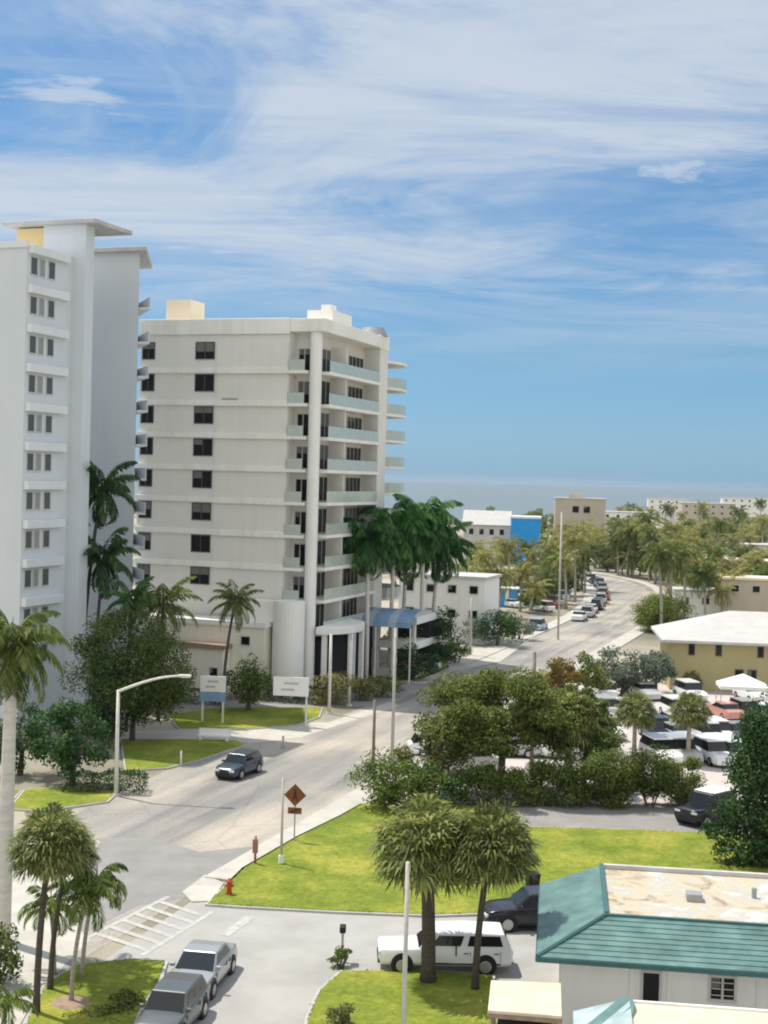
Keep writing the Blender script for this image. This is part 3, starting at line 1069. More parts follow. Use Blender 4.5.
# --- small flat roofed shed
p = [G(488, 1010, 2.3), G(562, 1016, 2.3), G(561, 983, 2.3), G(491, 980, 2.3)]
c0 = sum(p, Vector()) / 4
t = empty('shed', 'small open shed with cream flat roof beside the bungalow wall', 'shed', (c0.x, c0.y, 0), 0)
L = [(q.x - c0.x, q.y - c0.y) for q in p]
b = MB()
b.prism(L, 2.18, 2.3)
bevel(b.build('roof', M['cream_roof'], t), 0.02)
b = MB()
b.prism([(x * 1.012, y * 1.012) for x, y in L], 2.04, 2.178)
b.build('fascia', M['timber'], t)
for (x, y) in L:
    b = MB()
    b.box(x * 0.88 - 0.05, x * 0.88 + 0.05, y * 0.88 - 0.05, y * 0.88 + 0.05, 0, 2.039)
    b.build('post', M['timber'], t)
b = MB()
b.prism([(x * 0.75, y * 0.75) for x, y in L], 0.0, 1.6)
b.build('stored_cabinet', M['frame_dark'], t)

# --- ochre house with pale hip roof, right
H0 = BASE(661, 136)
t = empty('ochre_house', 'two storey ochre house with pale grey hip roof right of the road', 'house', H0, rad(-6))
b = MB()
b.box(0.9, 22, 0.9, 12, 0, 5.0)
b.build('wall', M['yellow_wall'], t)
b = MB()
A = [(0, 0, 5.0), (23, 0, 5.0), (23, 13, 5.0), (0, 13, 5.0), (7.2, 6.5, 7.5), (16.5, 6.5, 7.5)]
b.quad(A[0], A[1], A[5], A[4])
b.tri(A[3], A[0], A[4])
b.tri(A[1], A[2], A[5])
b.quad(A[2], A[3], A[4], A[5])
b.build('roof', M['house_roof'], t)
b = MB()
b.box(-0.05, 23.05, -0.05, 13.05, 4.75, 4.996)
b.build('eave_board', M['grey_roof'], t)
for x in (2.6, 5.2, 9.2):
    window(t, 'y', x, x + 0.62, 3.5, 4.6, 0.9, 0, 'frame_dark', 'glass')
for x in (7.1, 8.35):
    window(t, 'y', x, x + 0.85, 0.9, 2.3, 0.9, 0, 'frame_dark', 'glass')

# --- the far buildings
def simple_building(name, label, px, py_top, D, w, d, wall, roofmat, rows=1, cols=4, rot=-0.1, z=None, win=True, ww=1.2, wh=1.1):
    p = BASE(px, D)
    h = z or TOPZ(p, py_top)
    t = empty(name, label, 'building', p, rot)
    b = MB()
    b.box(-w / 2, w / 2, 0, d, 0, h - 0.35)
    b.build('wall', wall, t)
    b = MB()
    b.box(-w / 2 - 0.25, w / 2 + 0.25, -0.25, d + 0.25, h - 0.348, h)
    b.build('roof', roofmat, t)
    if win:
        for r in range(rows):
            for c in range(cols):
                x = -w / 2 + (c + 0.5) * w / cols
                zz = h - 1.1 - wh - r * 3
                if zz > 0.3:
                    window(t, 'y', x - ww / 2, x + ww / 2, zz, zz + wh, 0.0, 0, 'frame', 'glass', 0.1)
    return t, h
p = BASE(500, 330)
t = empty('blue_shop', 'low white roofed building with a bright blue end block before the sea', 'building', p, -0.12)
b = MB()
b.box(-8.8, 2.3, 0, 9, 0, 9.6)
b.build('wall', M['grey_roof'], t)  # grey colour stands in for the shade on this wall
b = MB()
A = [(-9.2, -0.5, 9.6), (2.29, -0.5, 9.6), (2.29, 4.5, 12.9), (-9.2, 4.5, 12.9), (-9.2, 9.5, 9.6), (2.29, 9.5, 9.6)]
b.quad(A[0], A[1], A[2], A[3])
b.quad(A[3], A[2], A[5], A[4])
b.tri(A[0], A[3], A[4])
b.tri(A[1], A[5], A[2])
b.build('roof', M['house_roof'], t)
for x in (-7.6, -5.2, -2.8, -0.4):
    window(t, 'y', x, x + 1.2, 7.2, 8.7, 0.0, 0, 'frame', 'glass', 0.1)
b = MB()
b.box(2.3, 9.2, -1.2, 6, 0, 11.4)
b.build('end_block', M['blue_wall'], t)['label'] = 'bright blue end block'
b = MB()
b.box(2.1, 9.4, -1.4, 6.2, 11.403, 11.9)
b.build('end_roof', M['white'], t)
window(t, 'y', 5.0, 6.2, 4.6, 6.0, -1.2, 0, 'frame', 'glass', 0.1)
t, h = simple_building('beige_block', 'beige flat roofed block with two dark top windows before the sea', 579, 498, 420, 15, 12, M['beige_wall'], M['grey_roof'], 1, 1, win=False)
for x in (-2.3, 1.0):
    window(t, 'y', x, x + 1.9, h - 4.4, h - 2.5, 0.0, 0, 'frame_dark', 'glass', 0.1)
b = MB()
b.box(-3.5, 1.5, 4, 8, h, h + 1.2)
b.build('roof_plant', M['beige_wall'], t)
p = BASE(503, 222)
t = empty('kiosk', 'small kiosk with blue and white walls under palms left of the road', 'kiosk', p, -0.2)
b = MB()
b.box(-2.1, 2.1, 0, 2.6, 0, 2.9)
b.build('wall', M['blue_awning'], t)
b = MB()
b.box(-2.3, 2.3, -0.3, 2.8, 2.903, 3.1)
b.build('roof', M['white'], t)
for x in (-1.9, 0.35):
    b = MB()
    b.box(x, x + 0.5, -0.06, -0.002, 0.2, 2.8)
    b.build('panel', M['white'], t)
t, h = simple_building('white_villa', 'white two storey villa behind the dark royal palms', 440, 575, 172, 11, 7, M['white'], M['house_roof'], 2, 4, -TH)
far = [
    ('low pale house with tan roof among palms beyond the ochre house', 735, 560, 235, 13, M['beige_wall'], M['cream_roof'], 1, 4),
    ('white roofed bungalow at the right edge in the belt of palms', 770, 545, 300, 16, M['white'], M['house_roof'], 1, 4),
    ('long white roofed hall in the distance left of the tallest palm', 628, 512, 520, 20, M['white'], M['house_roof'], 1, 5),
    ('pale seafront block on the right of the distant shoreline', 745, 498, 800, 26, M['white'], M['house_roof'], 2, 6),
    ('small cream seafront block right of the beige block', 668, 499, 760, 22, M['cream_band'], M['house_roof'], 2, 5),
    ('wide pale seafront block between two distant palms', 708, 503, 640, 24, M['beige_wall'], M['house_roof'], 2, 6),
    ('tan cottage behind the palms left of the far road', 548, 560, 290, 10, M['beige_wall'], M['cream_roof'], 1, 3),
    ('salmon roofed cottage in the distant palms above the ochre house', 755, 578, 205, 9, M['beige_wall'], M['peach_pent'], 1, 3),
    ('low white house behind the clipped round tree', 705, 590, 208, 9, M['white'], M['house_roof'], 1, 3),
]
for lb, px, py, D, w, wm, rm, rows, cols in far:
    simple_building('town_house', lb, px, py, D, w, w * 0.6, wm, rm, rows, cols, RND.uniform(-0.4, 0.1))

# ------------------------------------------------------------------ plants
def frond_into(mb, rnd, az, el0, L, droop, nleaf=22, lmax=0.75, w=0.085, hang=0.5, mi=0):
    """one pinnate frond: arching rachis and two rows of leaflets"""
    d_h = Vector((math.cos(az), math.sin(az), 0))
    side = Vector((-d_h.y, d_h.x, 0))
    p = Vector((0, 0, 0))
    el = el0
    pts = [p.copy()]
    dirs = []
    twist = rnd.uniform(-0.3, 0.3)
    for j in range(nleaf):
        d = d_h * math.cos(el) + Vector((0, 0, math.sin(el))) + side * twist * 0.12
        d.normalize()
        dirs.append(d)
        p = p + d * (L / nleaf)
        pts.append(p.copy())
        el -= droop / nleaf * (0.5 + 1.2 * j / nleaf)
    for j in range(nleaf):
        a, c = pts[j], pts[j + 1]
        ww = 0.045 * (1 - j / nleaf) + 0.012
        up = side.cross(dirs[j]).normalized()
        mb.quad(a - side * ww, a + side * ww, c + side * ww, c - side * ww, mi)
        if j < 2:
            continue
        u = j / nleaf
        ll = lmax * (math.sin(PI * min(1, (u * 0.86 + 0.14))) ** 0.7) + 0.05
        for s in (-1, 1):
            o = side * s
            ld = (o * 0.85 + dirs[j] * (0.35 + 0.5 * u) + up * 0.15 - Vector((0, 0, hang * (0.6 + 0.6 * rnd.random())))).normalized()
            l2 = ll * rnd.uniform(0.8, 1.1)
            wv = dirs[j] * w
            tip = a + ld * l2 - Vector((0, 0, 0.12 * l2))
            mid = a + ld * l2 * 0.55
            mb.quad(a - wv * 0.4, mid - wv, tip, mid + wv, mi)

def pinnate_crown(name, m, seed, n=22, L=3.2, lmax=0.75, up=1.2, low=-0.5, droop=1.6, w=0.085, hang=0.5, nleaf=20):
    rnd = random.Random(seed)
    mb = MB()
    ga = 2.399963
    for i in range(n):
        u = i / (n - 1)
        frond_into(mb, rnd, i * ga + rnd.uniform(-0.2, 0.2), up + (low - up) * u + rnd.uniform(-0.12, 0.12),
                   L * rnd.uniform(0.85, 1.08), droop * rnd.uniform(0.75, 1.2), nleaf, lmax, w, hang)
    # spear
    mb.tube([(0, 0, 0), (0.05, 0.03, L * 0.35)], [0.05, 0.01], 5)
    return mb.mesh(name, m)

def fan_into(mb, rnd, o, d, rad_, seg=17, droop=0.35):
    d = d.normalized()
    a = Vector((0, 0, 1)) if abs(d.z) < 0.9 else Vector((1, 0, 0))
    s = d.cross(a).normalized()
    n = s.cross(d).normalized()
    for i in range(seg):
        an = (i / (seg - 1) - 0.5) * rad(230)
        q = (d * math.cos(an) + s * math.sin(an))
        r = rad_ * (0.75 + 0.25 * math.cos(an)) * rnd.uniform(0.88, 1.08)
        wv = (s * math.cos(an) - d * math.sin(an)) * r * 0.075
        mid = o + q * r * 0.6 + n * 0.06 * (1 if i % 2 else -1)
        tip = o + q * r + Vector((0, 0, -droop * r * (0.55 + 0.8 * rnd.random())))
        mb.quad(o, mid - wv, tip, mid + wv)

def sabal_crown(name, m, seed, n=46, R=1.15, fr=0.85, low=-0.55, droop=0.35):
    rnd = random.Random(seed)
    mb = MB()
    for i in range(n):
        u = (i + 0.5) / n
        z = 1.0 + (low - 1.0) * u
        z = max(-1, min(1, z))
        h = math.sqrt(max(0, 1 - z * z))
        az = i * 2.399963 + rnd.uniform(-0.3, 0.3)
        d = Vector((h * math.cos(az), h * math.sin(az), z))
        rr = R * rnd.uniform(0.75, 1.08)
        tip = d * rr + Vector((0, 0, -0.12 * rr * h))
        mb.tube([(0, 0, -0.15), tip * 0.55 + Vector((0, 0, 0.08)), tip], [0.03, 0.022, 0.015], 4, cap=False)
        fan_into(mb, rnd, tip, (d + Vector((0, 0, -0.25 * h))), fr * rnd.uniform(0.85, 1.1), droop=droop)
    return mb.mesh(name, m)

def dead_skirt(name, m, seed, n=16, R=0.9, fr=0.7):
    rnd = random.Random(seed)
    mb = MB()
    for i in range(n):
        az = i * 2.4 + rnd.uniform(-0.3, 0.3)
        z = rnd.uniform(-1.3, -0.5)
        d = Vector((math.cos(az), math.sin(az), z)).normalized()
        tip = d * R * rnd.uniform(0.6, 1.0)
        mb.tube([(0, 0, -0.1), tip], [0.025, 0.015], 4, cap=False)
        fan_into(mb, rnd, tip, d + Vector((0, 0, -0.8)), fr * rnd.uniform(0.7, 1.0), 9, 0.6)
    return mb.mesh(name, m)

CROWN = {
    'sabal': [sabal_crown('sabal_crown', M['leaf_sabal'], s, 120, 1.18, 0.62, -0.5, 0.3) for s in (1, 2, 3)],
    'sabal_dead': [dead_skirt('dead_fronds', M['dead'], s) for s in (1, 2, 3)],
    'olive': [pinnate_crown('olive_crown', M['leaf_olive'], s, 20, 3.3, 0.75, 1.25, -0.75, 1.7, 0.1, 0.6, 16) for s in (4, 5, 6)],
    'coco': [pinnate_crown('coconut_crown', M['leaf_coco'], s, 22, 3.6, 0.8, 1.3, -0.7, 1.7, 0.1, 0.65, 18) for s in (7, 8, 9)],
    'darkcoco': [pinnate_crown('dark_coconut_crown', M['leaf_dark'], s, 17, 3.4, 0.85, 1.35, -1.0, 1.7, 0.15, 0.8, 18) for s in (10, 11)],
    'royal': [pinnate_crown('royal_crown', M['leaf_royal'], s, 32, 3.9, 1.05, 1.4, -0.85, 1.9, 0.13, 0.85, 22) for s in (12, 13, 14)],
    'manila': [pinnate_crown('manila_crown', M['leaf_mid'], s, 11, 1.9, 0.5, 1.15, -0.1, 2.3, 0.06, 0.6, 20) for s in (15, 16, 17)],
    'greyroyal': [pinnate_crown('pale_royal_crown', M['leaf_coco'], s, 26, 3.1, 0.75, 1.35, -1.0, 1.7, 0.09, 0.7, 22) for s in (18,)],
}
def palm(kind, p, ztop, scale, label, group=None, lean=(0, 0), r=0.16, trunk='trunk_palm', name=None, rot=None, variant=None, skirt=True, zsquash=1.0):
    nm = name or {'sabal': 'sabal_palm', 'olive': 'coconut_palm', 'coco': 'coconut_palm', 'darkcoco': 'coconut_palm', 'royal': 'royal_palm', 'greyroyal': 'royal_palm', 'manila': 'christmas_palm'}[kind]
    v = RND.randrange(len(CROWN[kind])) if variant is None else variant % len(CROWN[kind])
    t = empty(nm, label, 'palm tree', (p[0], p[1], 0), 0, group)
    mb = MB()
    pts, rs = [], []
    n = 7
    royal = kind in ('royal', 'greyroyal')
    for i in range(n + 1):
        u = i / n
        pts.append((lean[0] * u * u, lean[1] * u * u, ztop * u))
        if royal:
            rs.append(r * (1.15 - 0.25 * abs(u - 0.35) - 0.25 * u * u))
        else:
            rs.append(r * (1.35 if i == 0 else 1.12 - 0.25 * u))
    mb.tube(pts, rs, 9)
    mb.build('trunk', M[trunk], t, smooth=True)
    rz = RND.uniform(0, 6.28) if rot is None else rot
    c = link('crown', CROWN[kind][v], t, (lean[0], lean[1], ztop), rz)
    c.scale = (scale, scale, scale * zsquash)
    if royal:
        s = MB()
        s.tube([(lean[0], lean[1], ztop - 1.3 * scale), (lean[0], lean[1], ztop - 0.5 * scale), (lean[0], lean[1], ztop + 0.15)], [r * 0.82, r * 0.9, r * 0.4], 9)
        s.build('crown_shaft', M['shaft'], t, smooth=True)
    if kind == 'sabal' and skirt:
        k = link('dead_fronds', CROWN['sabal_dead'][v], t, (lean[0], lean[1], ztop), rz)
        k.scale = (scale * 0.85, scale * 0.85, scale * 0.95)
    return t

def leaf_quad(mb, rnd, c, s, nb=None):
    n = Vector((rnd.gauss(0, 1), rnd.gauss(0, 1), rnd.gauss(0, 1) + 0.6))
    if nb is not None:
        n += nb * 1.2
    if n.length < 1e-3:
        n = Vector((0, 0, 1))
    n.normalize()
    a = n.orthogonal().normalized()
    b = n.cross(a)
    q = rnd.uniform(0, 6.28)
    u = a * math.cos(q) + b * math.sin(q)
    v = n.cross(u)
    l, w = s * rnd.uniform(0.7, 1.3), s * rnd.uniform(0.35, 0.6)
    mb.quad(c - u * l * 0.5, c + v * w * 0.5, c + u * l * 0.5 + n * l * 0.12, c - v * w * 0.5)

def cloud_crown(name, m, seed, rx, ry, rz, cz, n=4500, leaf=0.32, clumps=26, cr=0.38, flat=0.0, shape='round'):
    rnd = random.Random(seed)
    mb = MB()
    cs = []
    for i in range(clumps):
        for _ in range(40):
            v = Vector((rnd.uniform(-1, 1), rnd.uniform(-1, 1), rnd.uniform(-1, 1)))
            if 0.25 < v.length < 0.95:
                break
        if shape == 'cone':
            h = (v.z + 1) / 2
            v = Vector((v.x * (1.15 - 0.95 * h), v.y * (1.15 - 0.95 * h), v.z))
        if v.z < -0.3 and flat:
            v.z *= 1 - flat
        cs.append((v, rnd.uniform(0.65, 1.25)))
    per = n // clumps
    for v, k in cs:
        c = Vector((v.x * rx, v.y * ry, v.z * rz + cz))
        R = Vector((cr * rx * k, cr * ry * k, cr * min(rz, rx) * k * 0.85))
        for _ in range(per):
            d = Vector((rnd.gauss(0, 1), rnd.gauss(0, 1), rnd.gauss(0, 1))).normalized()
            q = rnd.random() ** 0.4
            leaf_quad(mb, rnd, c + Vector((d.x * R.x, d.y * R.y, d.z * R.z)) * q, leaf, d)
    return mb.mesh(name, m)

def tree(name, label, p, h, rx, ry, m, seed, cz=None, rz=None, n=4500, leaf=0.32, clumps=26, cr=0.38, trunk_r=0.18, limbs=5, group=None, shape='round', cat='tree', trunk_m='bark', flat=0.3):
    t = empty(name, label, cat, (p[0], p[1], 0), 0, group)
    rz = rz or h * 0.36
    cz = cz or h - rz
    rnd = random.Random(seed)
    mb = MB()
    mb.tube([(0, 0, -0.05), (0.05, 0, cz * 0.35), (0.1, 0.05, cz * 0.7)], [trunk_r * 1.3, trunk_r, trunk_r * 0.85], 8)
    for i in range(limbs):
        a = 2 * PI * i / limbs + rnd.uniform(-0.4, 0.4)
        e = (math.cos(a) * rx * 0.6, math.sin(a) * ry * 0.6, cz + rz * rnd.uniform(-0.1, 0.5))
        mb.tube([(0.1, 0.05, cz * 0.65), (e[0] * 0.45, e[1] * 0.45, cz * 0.9), e], [trunk_r * 0.6, trunk_r * 0.4, trunk_r * 0.15], 6)
    mb.build('trunk', M[trunk_m], t, smooth=True)
    link('crown', cloud_crown('crown', m, seed, rx, ry, rz, cz, n, leaf, clumps, cr, flat, shape), t)
    return t

def bush(name, label, p, h, rx, ry, m, seed, n=2200, leaf=0.24, clumps=16, group=None, rot=0, cat='shrub', boxy=False):
    """foliage to the ground, with a few woody stems"""
    t = empty(name, label, cat, (p[0], p[1], 0), rot, group)
    rnd = random.Random(seed)
    mb = MB()
    for i in range(6):
        a = rnd.uniform(0, 6.28)
        mb.tube([(rx * 0.1 * math.cos(a), ry * 0.1 * math.sin(a), 0), (rx * 0.55 * math.cos(a), ry * 0.55 * math.sin(a), h * 0.7)], [0.05, 0.02], 5)
    mb.build('stem', M['bark'], t)
    if boxy:
        fb = MB()
        for _ in range(n):
            x, y, z = rnd.uniform(-1, 1), rnd.uniform(-1, 1), rnd.uniform(0, 1)
            k = rnd.random()
            if k < 0.35:
                z = rnd.uniform(0.88, 1.0)
            elif k < 0.75:
                y = rnd.choice((-1, 1)) * rnd.uniform(0.8, 1)
            top = 1 + 0.10 * math.sin(x * rx * 1.7 + seed) + 0.06 * math.sin(x * rx * 4.1)
            leaf_quad(fb, rnd, Vector((x * rx, y * ry, z * h * top)), leaf)
        link('foliage', fb.mesh('foliage', m), t)
    else:
        link('foliage', cloud_crown('foliage', m, seed, rx, ry, h * 0.5, h * 0.5, n, leaf, clumps, 0.45), t)
    return t

# --- the named palms, near to far
def palm_px(kind, base, crown_py, scale, label, **k):
    p = G(*base)
    z = TOPZ(p, crown_py)
    if 'crown_px' in k:
        cx = k.pop('crown_px')
        q = proj((p.x, p.y, z))
        k['lean'] = ((cx - q[0]) * p.y / F, 0.0)
    return palm(kind, p, z, scale, label, **k)
palm_px('sabal', (428, 984), 848, 1.42, 'stout sabal palm with round crown, thicker of the pair by the white pickup', crown_px=426, r=0.27, trunk='trunk_dark', variant=0)
palm_px('sabal', (475, 992), 848, 1.22, 'slender curved sabal palm, thinner of the pair by the white pickup', crown_px=491, r=0.13, trunk='trunk_dark', variant=1)
palm_px('sabal', (36, 1016), 846, 0.98, 'tall thin sabal palm with brownish crown on the corner lawn', crown_px=50, r=0.12, trunk='trunk_dark', variant=2)
palm_px('sabal', (50, 992), 852, 0.72, 'dark leafed sabal palm tucked right behind the tall thin one', crown_px=70, r=0.1, trunk='trunk_dark', variant=1)
palm_px('manila', (71, 1005), 893, 1.0, 'christmas palm with two trunks look and arching fronds in a mulch ring', crown_px=88, r=0.08, variant=0)['label'] = 'green arching christmas palm standing in the mulch ring'
palm_px('manila', (82, 980), 880, 1.05, 'darker christmas palm behind the one in the mulch ring, fronds over the crosswalk', crown_px=97, r=0.08, variant=1)
palm_px('manila', (54, 974), 905, 0.95, 'christmas palm left of the mulch ring with pale drooping fronds', crown_px=50, r=0.08, variant=2)
mr = MB()
pm = G(71, 1006)
mr.cyl(pm.x, pm.y, 0.13, 0.2, 0.75, 0.6, 18)
tag(mr.build('mulch_ring', M['timber']), 'brown mulch ring around a christmas palm on the corner lawn', 'mulch ring')
palm_px('manila', (2, 1040), 1000, 0.75, 'short palm with drooping fronds at the bottom left corner', crown_px=8, r=0.09, variant=1)
bush('shrub', 'rounded green shrub at the left edge beside the thin palms', G(-4, 985), 2.1, 1.1, 1.1, M['leaf_mid'], 71, 1800, 0.2)
palm_px('greyroyal', (3, 942), 642, 1.0, 'huge white trunked royal palm at the left edge', crown_px=13, r=0.29, trunk='trunk_royal')
# coconuts between the towers
p = BASE(80, 114)
palm('darkcoco', p, TOPZ(p, 486), 1.2, 'tall dark coconut palm leaning right, upper one against the white tower', lean=(1.4, 0), r=0.15, trunk='trunk_dark', variant=0)
p = BASE(93, 113.5)
palm('darkcoco', p, TOPZ(p, 556), 1.1, 'dark drooping coconut palm, lower one against the white tower', lean=(0.6, 0), r=0.13, trunk='trunk_dark', variant=1)
p = BASE(158, 112)
palm('coco', p, TOPZ(p, 602), 1.05, 'broad green coconut palm rising over the dark ficus tree', lean=(0.2, 0), r=0.14, trunk='trunk_dark', variant=0)
p = BASE(222, 116)
palm('coco', p, TOPZ(p, 600), 0.82, 'coconut palm in front of the cream block podium wall', lean=(0.9, 0), r=0.12, variant=1, trunk='trunk_dark')
p = BASE(126, 107)
palm('darkcoco', p, TOPZ(p, 598), 0.8, 'small dark coconut palm just left of the broad green one', lean=(0.2, 0), r=0.12, variant=0, trunk='trunk_dark')
# royal palms by the deck
for px, py, D, s, lb, lx in (
        (370, 537, 136, 1.15, 'royal palm nearest the cream block, leftmost of the dark green group', -0.2),
        (393, 527, 142, 1.33, 'middle royal palm of the dark green group, second from the cream block', 0.3),
        (406, 540, 150, 1.33, 'royal palm in the rear of the dark green group, third from the cream block', 0.2),
        (424, 522, 146, 1.38, 'tallest royal palm of the dark green group with upright spear', 0.0),
        (435, 545, 152, 1.28, 'royal palm on the right side of the dark green group', 0.6)):
    p = BASE(px - 4, D)
    palm('royal', p, TOPZ(p, py), s, lb, 'royal palms beside the cream block', lean=(lx, 0), r=0.2, trunk='trunk_royal')
# two small palms in the lot and the cluster over the white vans
palm_px('sabal', (634, 757), 712, 1.05, 'small olive palm in the parking lot, left of the two free standing ones', r=0.16, skirt=True)
palm_px('sabal', (688, 764), 712, 1.0, 'small green palm in the parking lot, right of the two free standing ones', r=0.16, skirt=True)
palm_px('sabal', (568, 790), 718, 1.4, 'sabal palm with skirt of dry fronds right of the brown pole', r=0.22, trunk='trunk_dark')
palm_px('sabal', (690, 690), 680, 0.8, 'low palm against the ochre house wall', r=0.12, skirt=False)
palm_px('olive', (547, 705), 680, 0.7, 'short yellowish palm by the road beyond the sea grape tree', r=0.12, trunk='trunk_dark')

# --- broadleaf trees and shrubs
tree('ficus_tree', 'big dark ficus tree in front of the white tower and the street lamp arm', BASE(132, 103), 9.6, 4.5, 4.2, M['leaf_mid'], 21, cz=5.4, rz=4.6, n=34000, leaf=0.23, clumps=70, cr=0.31)
tree('ficus_tree', 'dark lower ficus beside the bigger one, behind the street lamp', BASE(110, 101), 6.0, 2.6, 2.4, M['leaf_dark'], 22, cz=3.2, rz=3.2, n=3800, leaf=0.3, clumps=24)
tree('bushy_tree', 'dark green bushy tree at the foot of the white tower', G(72, 786), 5.2, 2.35, 2.0, M['leaf_dark'], 23, cz=2.8, rz=2.8, n=4800, leaf=0.28, clumps=34)['label']
tree('bushy_tree', 'low dark bushy tree left of the royal palm trunk', G(20, 775), 4.4, 2.0, 2.0, M['leaf_dark'], 24, cz=2.3, rz=2.3, n=3000, leaf=0.28, clumps=24)
bush('hedge', 'low dark clipped hedge behind the street lamp foot', G(105, 792), 1.25, 2.6, 0.8, M['leaf_dark'], 25, 2400, 0.18, boxy=True, rot=rad(4), cat='hedge')
tree('garden_tree', 'round olive tree between the two white signboards', G(248, 712), 4.1, 2.0, 2.0, M['leaf_mid'], 26, cz=2.4, rz=2.0, n=3200, leaf=0.26, clumps=26)
for i, (px, py, h, rx, lb) in enumerate((
        (185, 703, 1.3, 3.6, 'dark hedge left of the round olive tree behind the signboard'),
        (258, 701, 1.2, 4.2, 'dark hedge behind the signboard on one post'),
        (290, 699, 1.3, 3.2, 'hedge right of the signboard in front of the stair drum'))):
    bush('hedge', lb, G(px, py), h, rx, 0.6, M['leaf_dark'], 30 + i, 1800, 0.2, boxy=True, rot=rad(-12), cat='hedge')
bush('shrub', 'yellow flowering shrub before the entrance canopy, larger one', G(332, 705), 3.0, 2.3, 1.3, M['leaf_flower'], 35, 3200, 0.22)
bush('shrub', 'pale flowering shrub right of the larger yellow one', G(358, 700), 2.4, 1.9, 1.2, M['leaf_flower'], 36, 2400, 0.22)
bush('shrub', 'green shrub low at the kerb under the parking deck', G(378, 697), 1.9, 2.2, 1.0, M['leaf_mid'], 37, 2400, 0.2)
tree('dark_tree', 'dense dark tree under the royal palms beside the deck', BASE(425, 146), 6.4, 3.9, 3.2, M['leaf_dark'], 38, cz=3.3, rz=3.3, n=7000, leaf=0.32, clumps=34)
tree('dark_tree', 'low dark tree below the royal palms, nearer the kerb', BASE(412, 138), 3.6, 2.5, 1.8, M['leaf_dark'], 39, cz=1.8, rz=1.8, n=2600, leaf=0.28, clumps=20)
bush('shrub', 'round light green shrub at the kerb beyond the green verge', G(456, 664), 2.6, 1.9, 1.6, M['leaf_fresh'], 40, 1900, 0.24)
tree('dark_tree', 'dark tree by the road under the olive palms, before the blue kiosk', G(497, 646), 4.2, 3.6, 2.6, M['leaf_dark'], 41, cz=2.2, rz=2.2, n=4200, leaf=0.3, clumps=30)
bush('shrub', 'silver green bush between the dark tree and the blue car', G(520, 640), 2.8, 2.0, 1.6, M['leaf_silver'], 42, 1600, 0.26)
bush('clipped_bush', 'big round clipped yellow green bush beside the far road', G(660, 632), 5.0, 3.9, 3.4, M['leaf_fresh'], 43, 18000, 0.27, 70)
# sea grape mass over the white vans
tree('sea_grape_tree', 'wide olive sea grape tree over the parked white van', BASE(500, 89), 7.9, 5.0, 3.8, M['leaf_fresh'], 44, cz=4.9, rz=3.1, n=34000, leaf=0.25, clumps=70, cr=0.28, trunk_r=0.24, limbs=7)
tree('sea_grape_tree', 'second olive sea grape tree right of the wide one, around the brown pole', BASE(583, 91), 6.6, 2.7, 2.4, M['leaf_mid'], 49, cz=4.0, rz=2.7, n=15000, leaf=0.24, clumps=40, cr=0.3)
tree('sea_grape_tree', 'grey green smaller tree left of the wide sea grape tree', BASE(432, 88), 5.6, 2.3, 2.0, M['leaf_sabal'], 45, cz=3.2, rz=2.5, n=4500, leaf=0.3, clumps=26)
bush('shrub', 'large dark shrub at the lawn corner beside the road', G(392, 811), 3.4, 2.7, 1.9, M['leaf_mid'], 46, 4200, 0.26, clumps=30)
bush('shrub', 'dark trailing shrub between the corner shrub and the white van', G(430, 808), 2.5, 1.7, 1.3, M['leaf_dark'], 47, 2400, 0.26, clumps=22)
for i, (px, py, h, rx, m, lb) in enumerate((
        (490, 806, 2.9, 2.6, 'leaf_mid', 'dark hedge section under the wide sea grape tree'),
        (540, 807, 3.0, 2.3, 'leaf_mid', 'dark hedge section below the sabal palm with dry fronds'),
        (583, 807, 3.5, 1.9, 'leaf_mid', 'tall dark hedge section right of the sabal palm'),
        (615, 807, 3.4, 1.9, 'leaf_fresh', 'light green hedge section under the left lot palm'),
        (650, 807, 3.6, 2.0, 'leaf_mid', 'leafy hedge section between the two lot palms'),
        (680, 806, 3.2, 1.8, 'leaf_fresh', 'light green hedge section left of the dark jeep'))):
    bush('hedge', lb, G(px, py), h, rx, 1.2, M[m], 50 + i, 9000, 0.17, clumps=24, cat='hedge')
tree('dark_tree', 'tall black green tree at the right edge beside the dark jeep', BASE(758, 74), 8.8, 3.0, 2.8, M['leaf_dark'], 60, cz=4.3, rz=4.5, n=17000, leaf=0.2, clumps=56, shape='cone')
tree('dark_tree', 'second dark tree behind the one at the right edge', BASE(785, 80), 9.0, 3.2, 2.6, M['leaf_dark'], 61, cz=4.6, rz=4.4, n=5000, leaf=0.3, clumps=40)
tree('ochre_mango', 'reddish yellow leafed tree beside the road near the brown pole', BASE(558, 123), 5.3, 1.7, 1.5, M['leaf_red'], 62, cz=3.0, rz=2.3, n=2400, leaf=0.3, clumps=22, cat='tree').name = 'croton_tree'
tree('garden_tree', 'green tree right of the reddish one behind the lot', BASE(585, 128), 4.6, 2.2, 2.0, M['leaf_fresh'], 63, cz=2.6, rz=2.0, n=2600, leaf=0.3, clumps=22)
tree('buttonwood_tree', 'silver grey green tree left of the ochre house', BASE(622, 132), 4.6, 3.4, 2.4, M['leaf_silver'], 64, cz=2.5, rz=2.1, n=4500, leaf=0.32, clumps=32)
tree('buttonwood_tree', 'smaller silver green tree touching the ochre house corner', BASE(655, 134), 4.4, 1.9, 1.9, M['leaf_silver'], 65, cz=2.4, rz=2.0, n=2600, leaf=0.32, clumps=22)
bush('shrub', 'dark shrub at the lot edge below the silver trees', G(625, 692), 1.6, 1.5, 1.2, M['leaf_dark'], 66, 1300, 0.24)
bush('shrub', 'low dark undergrowth at the foot of the right edge tree', G(752, 866), 2.4, 2.4, 1.8, M['leaf_dark'], 78, 4200, 0.26, clumps=24)
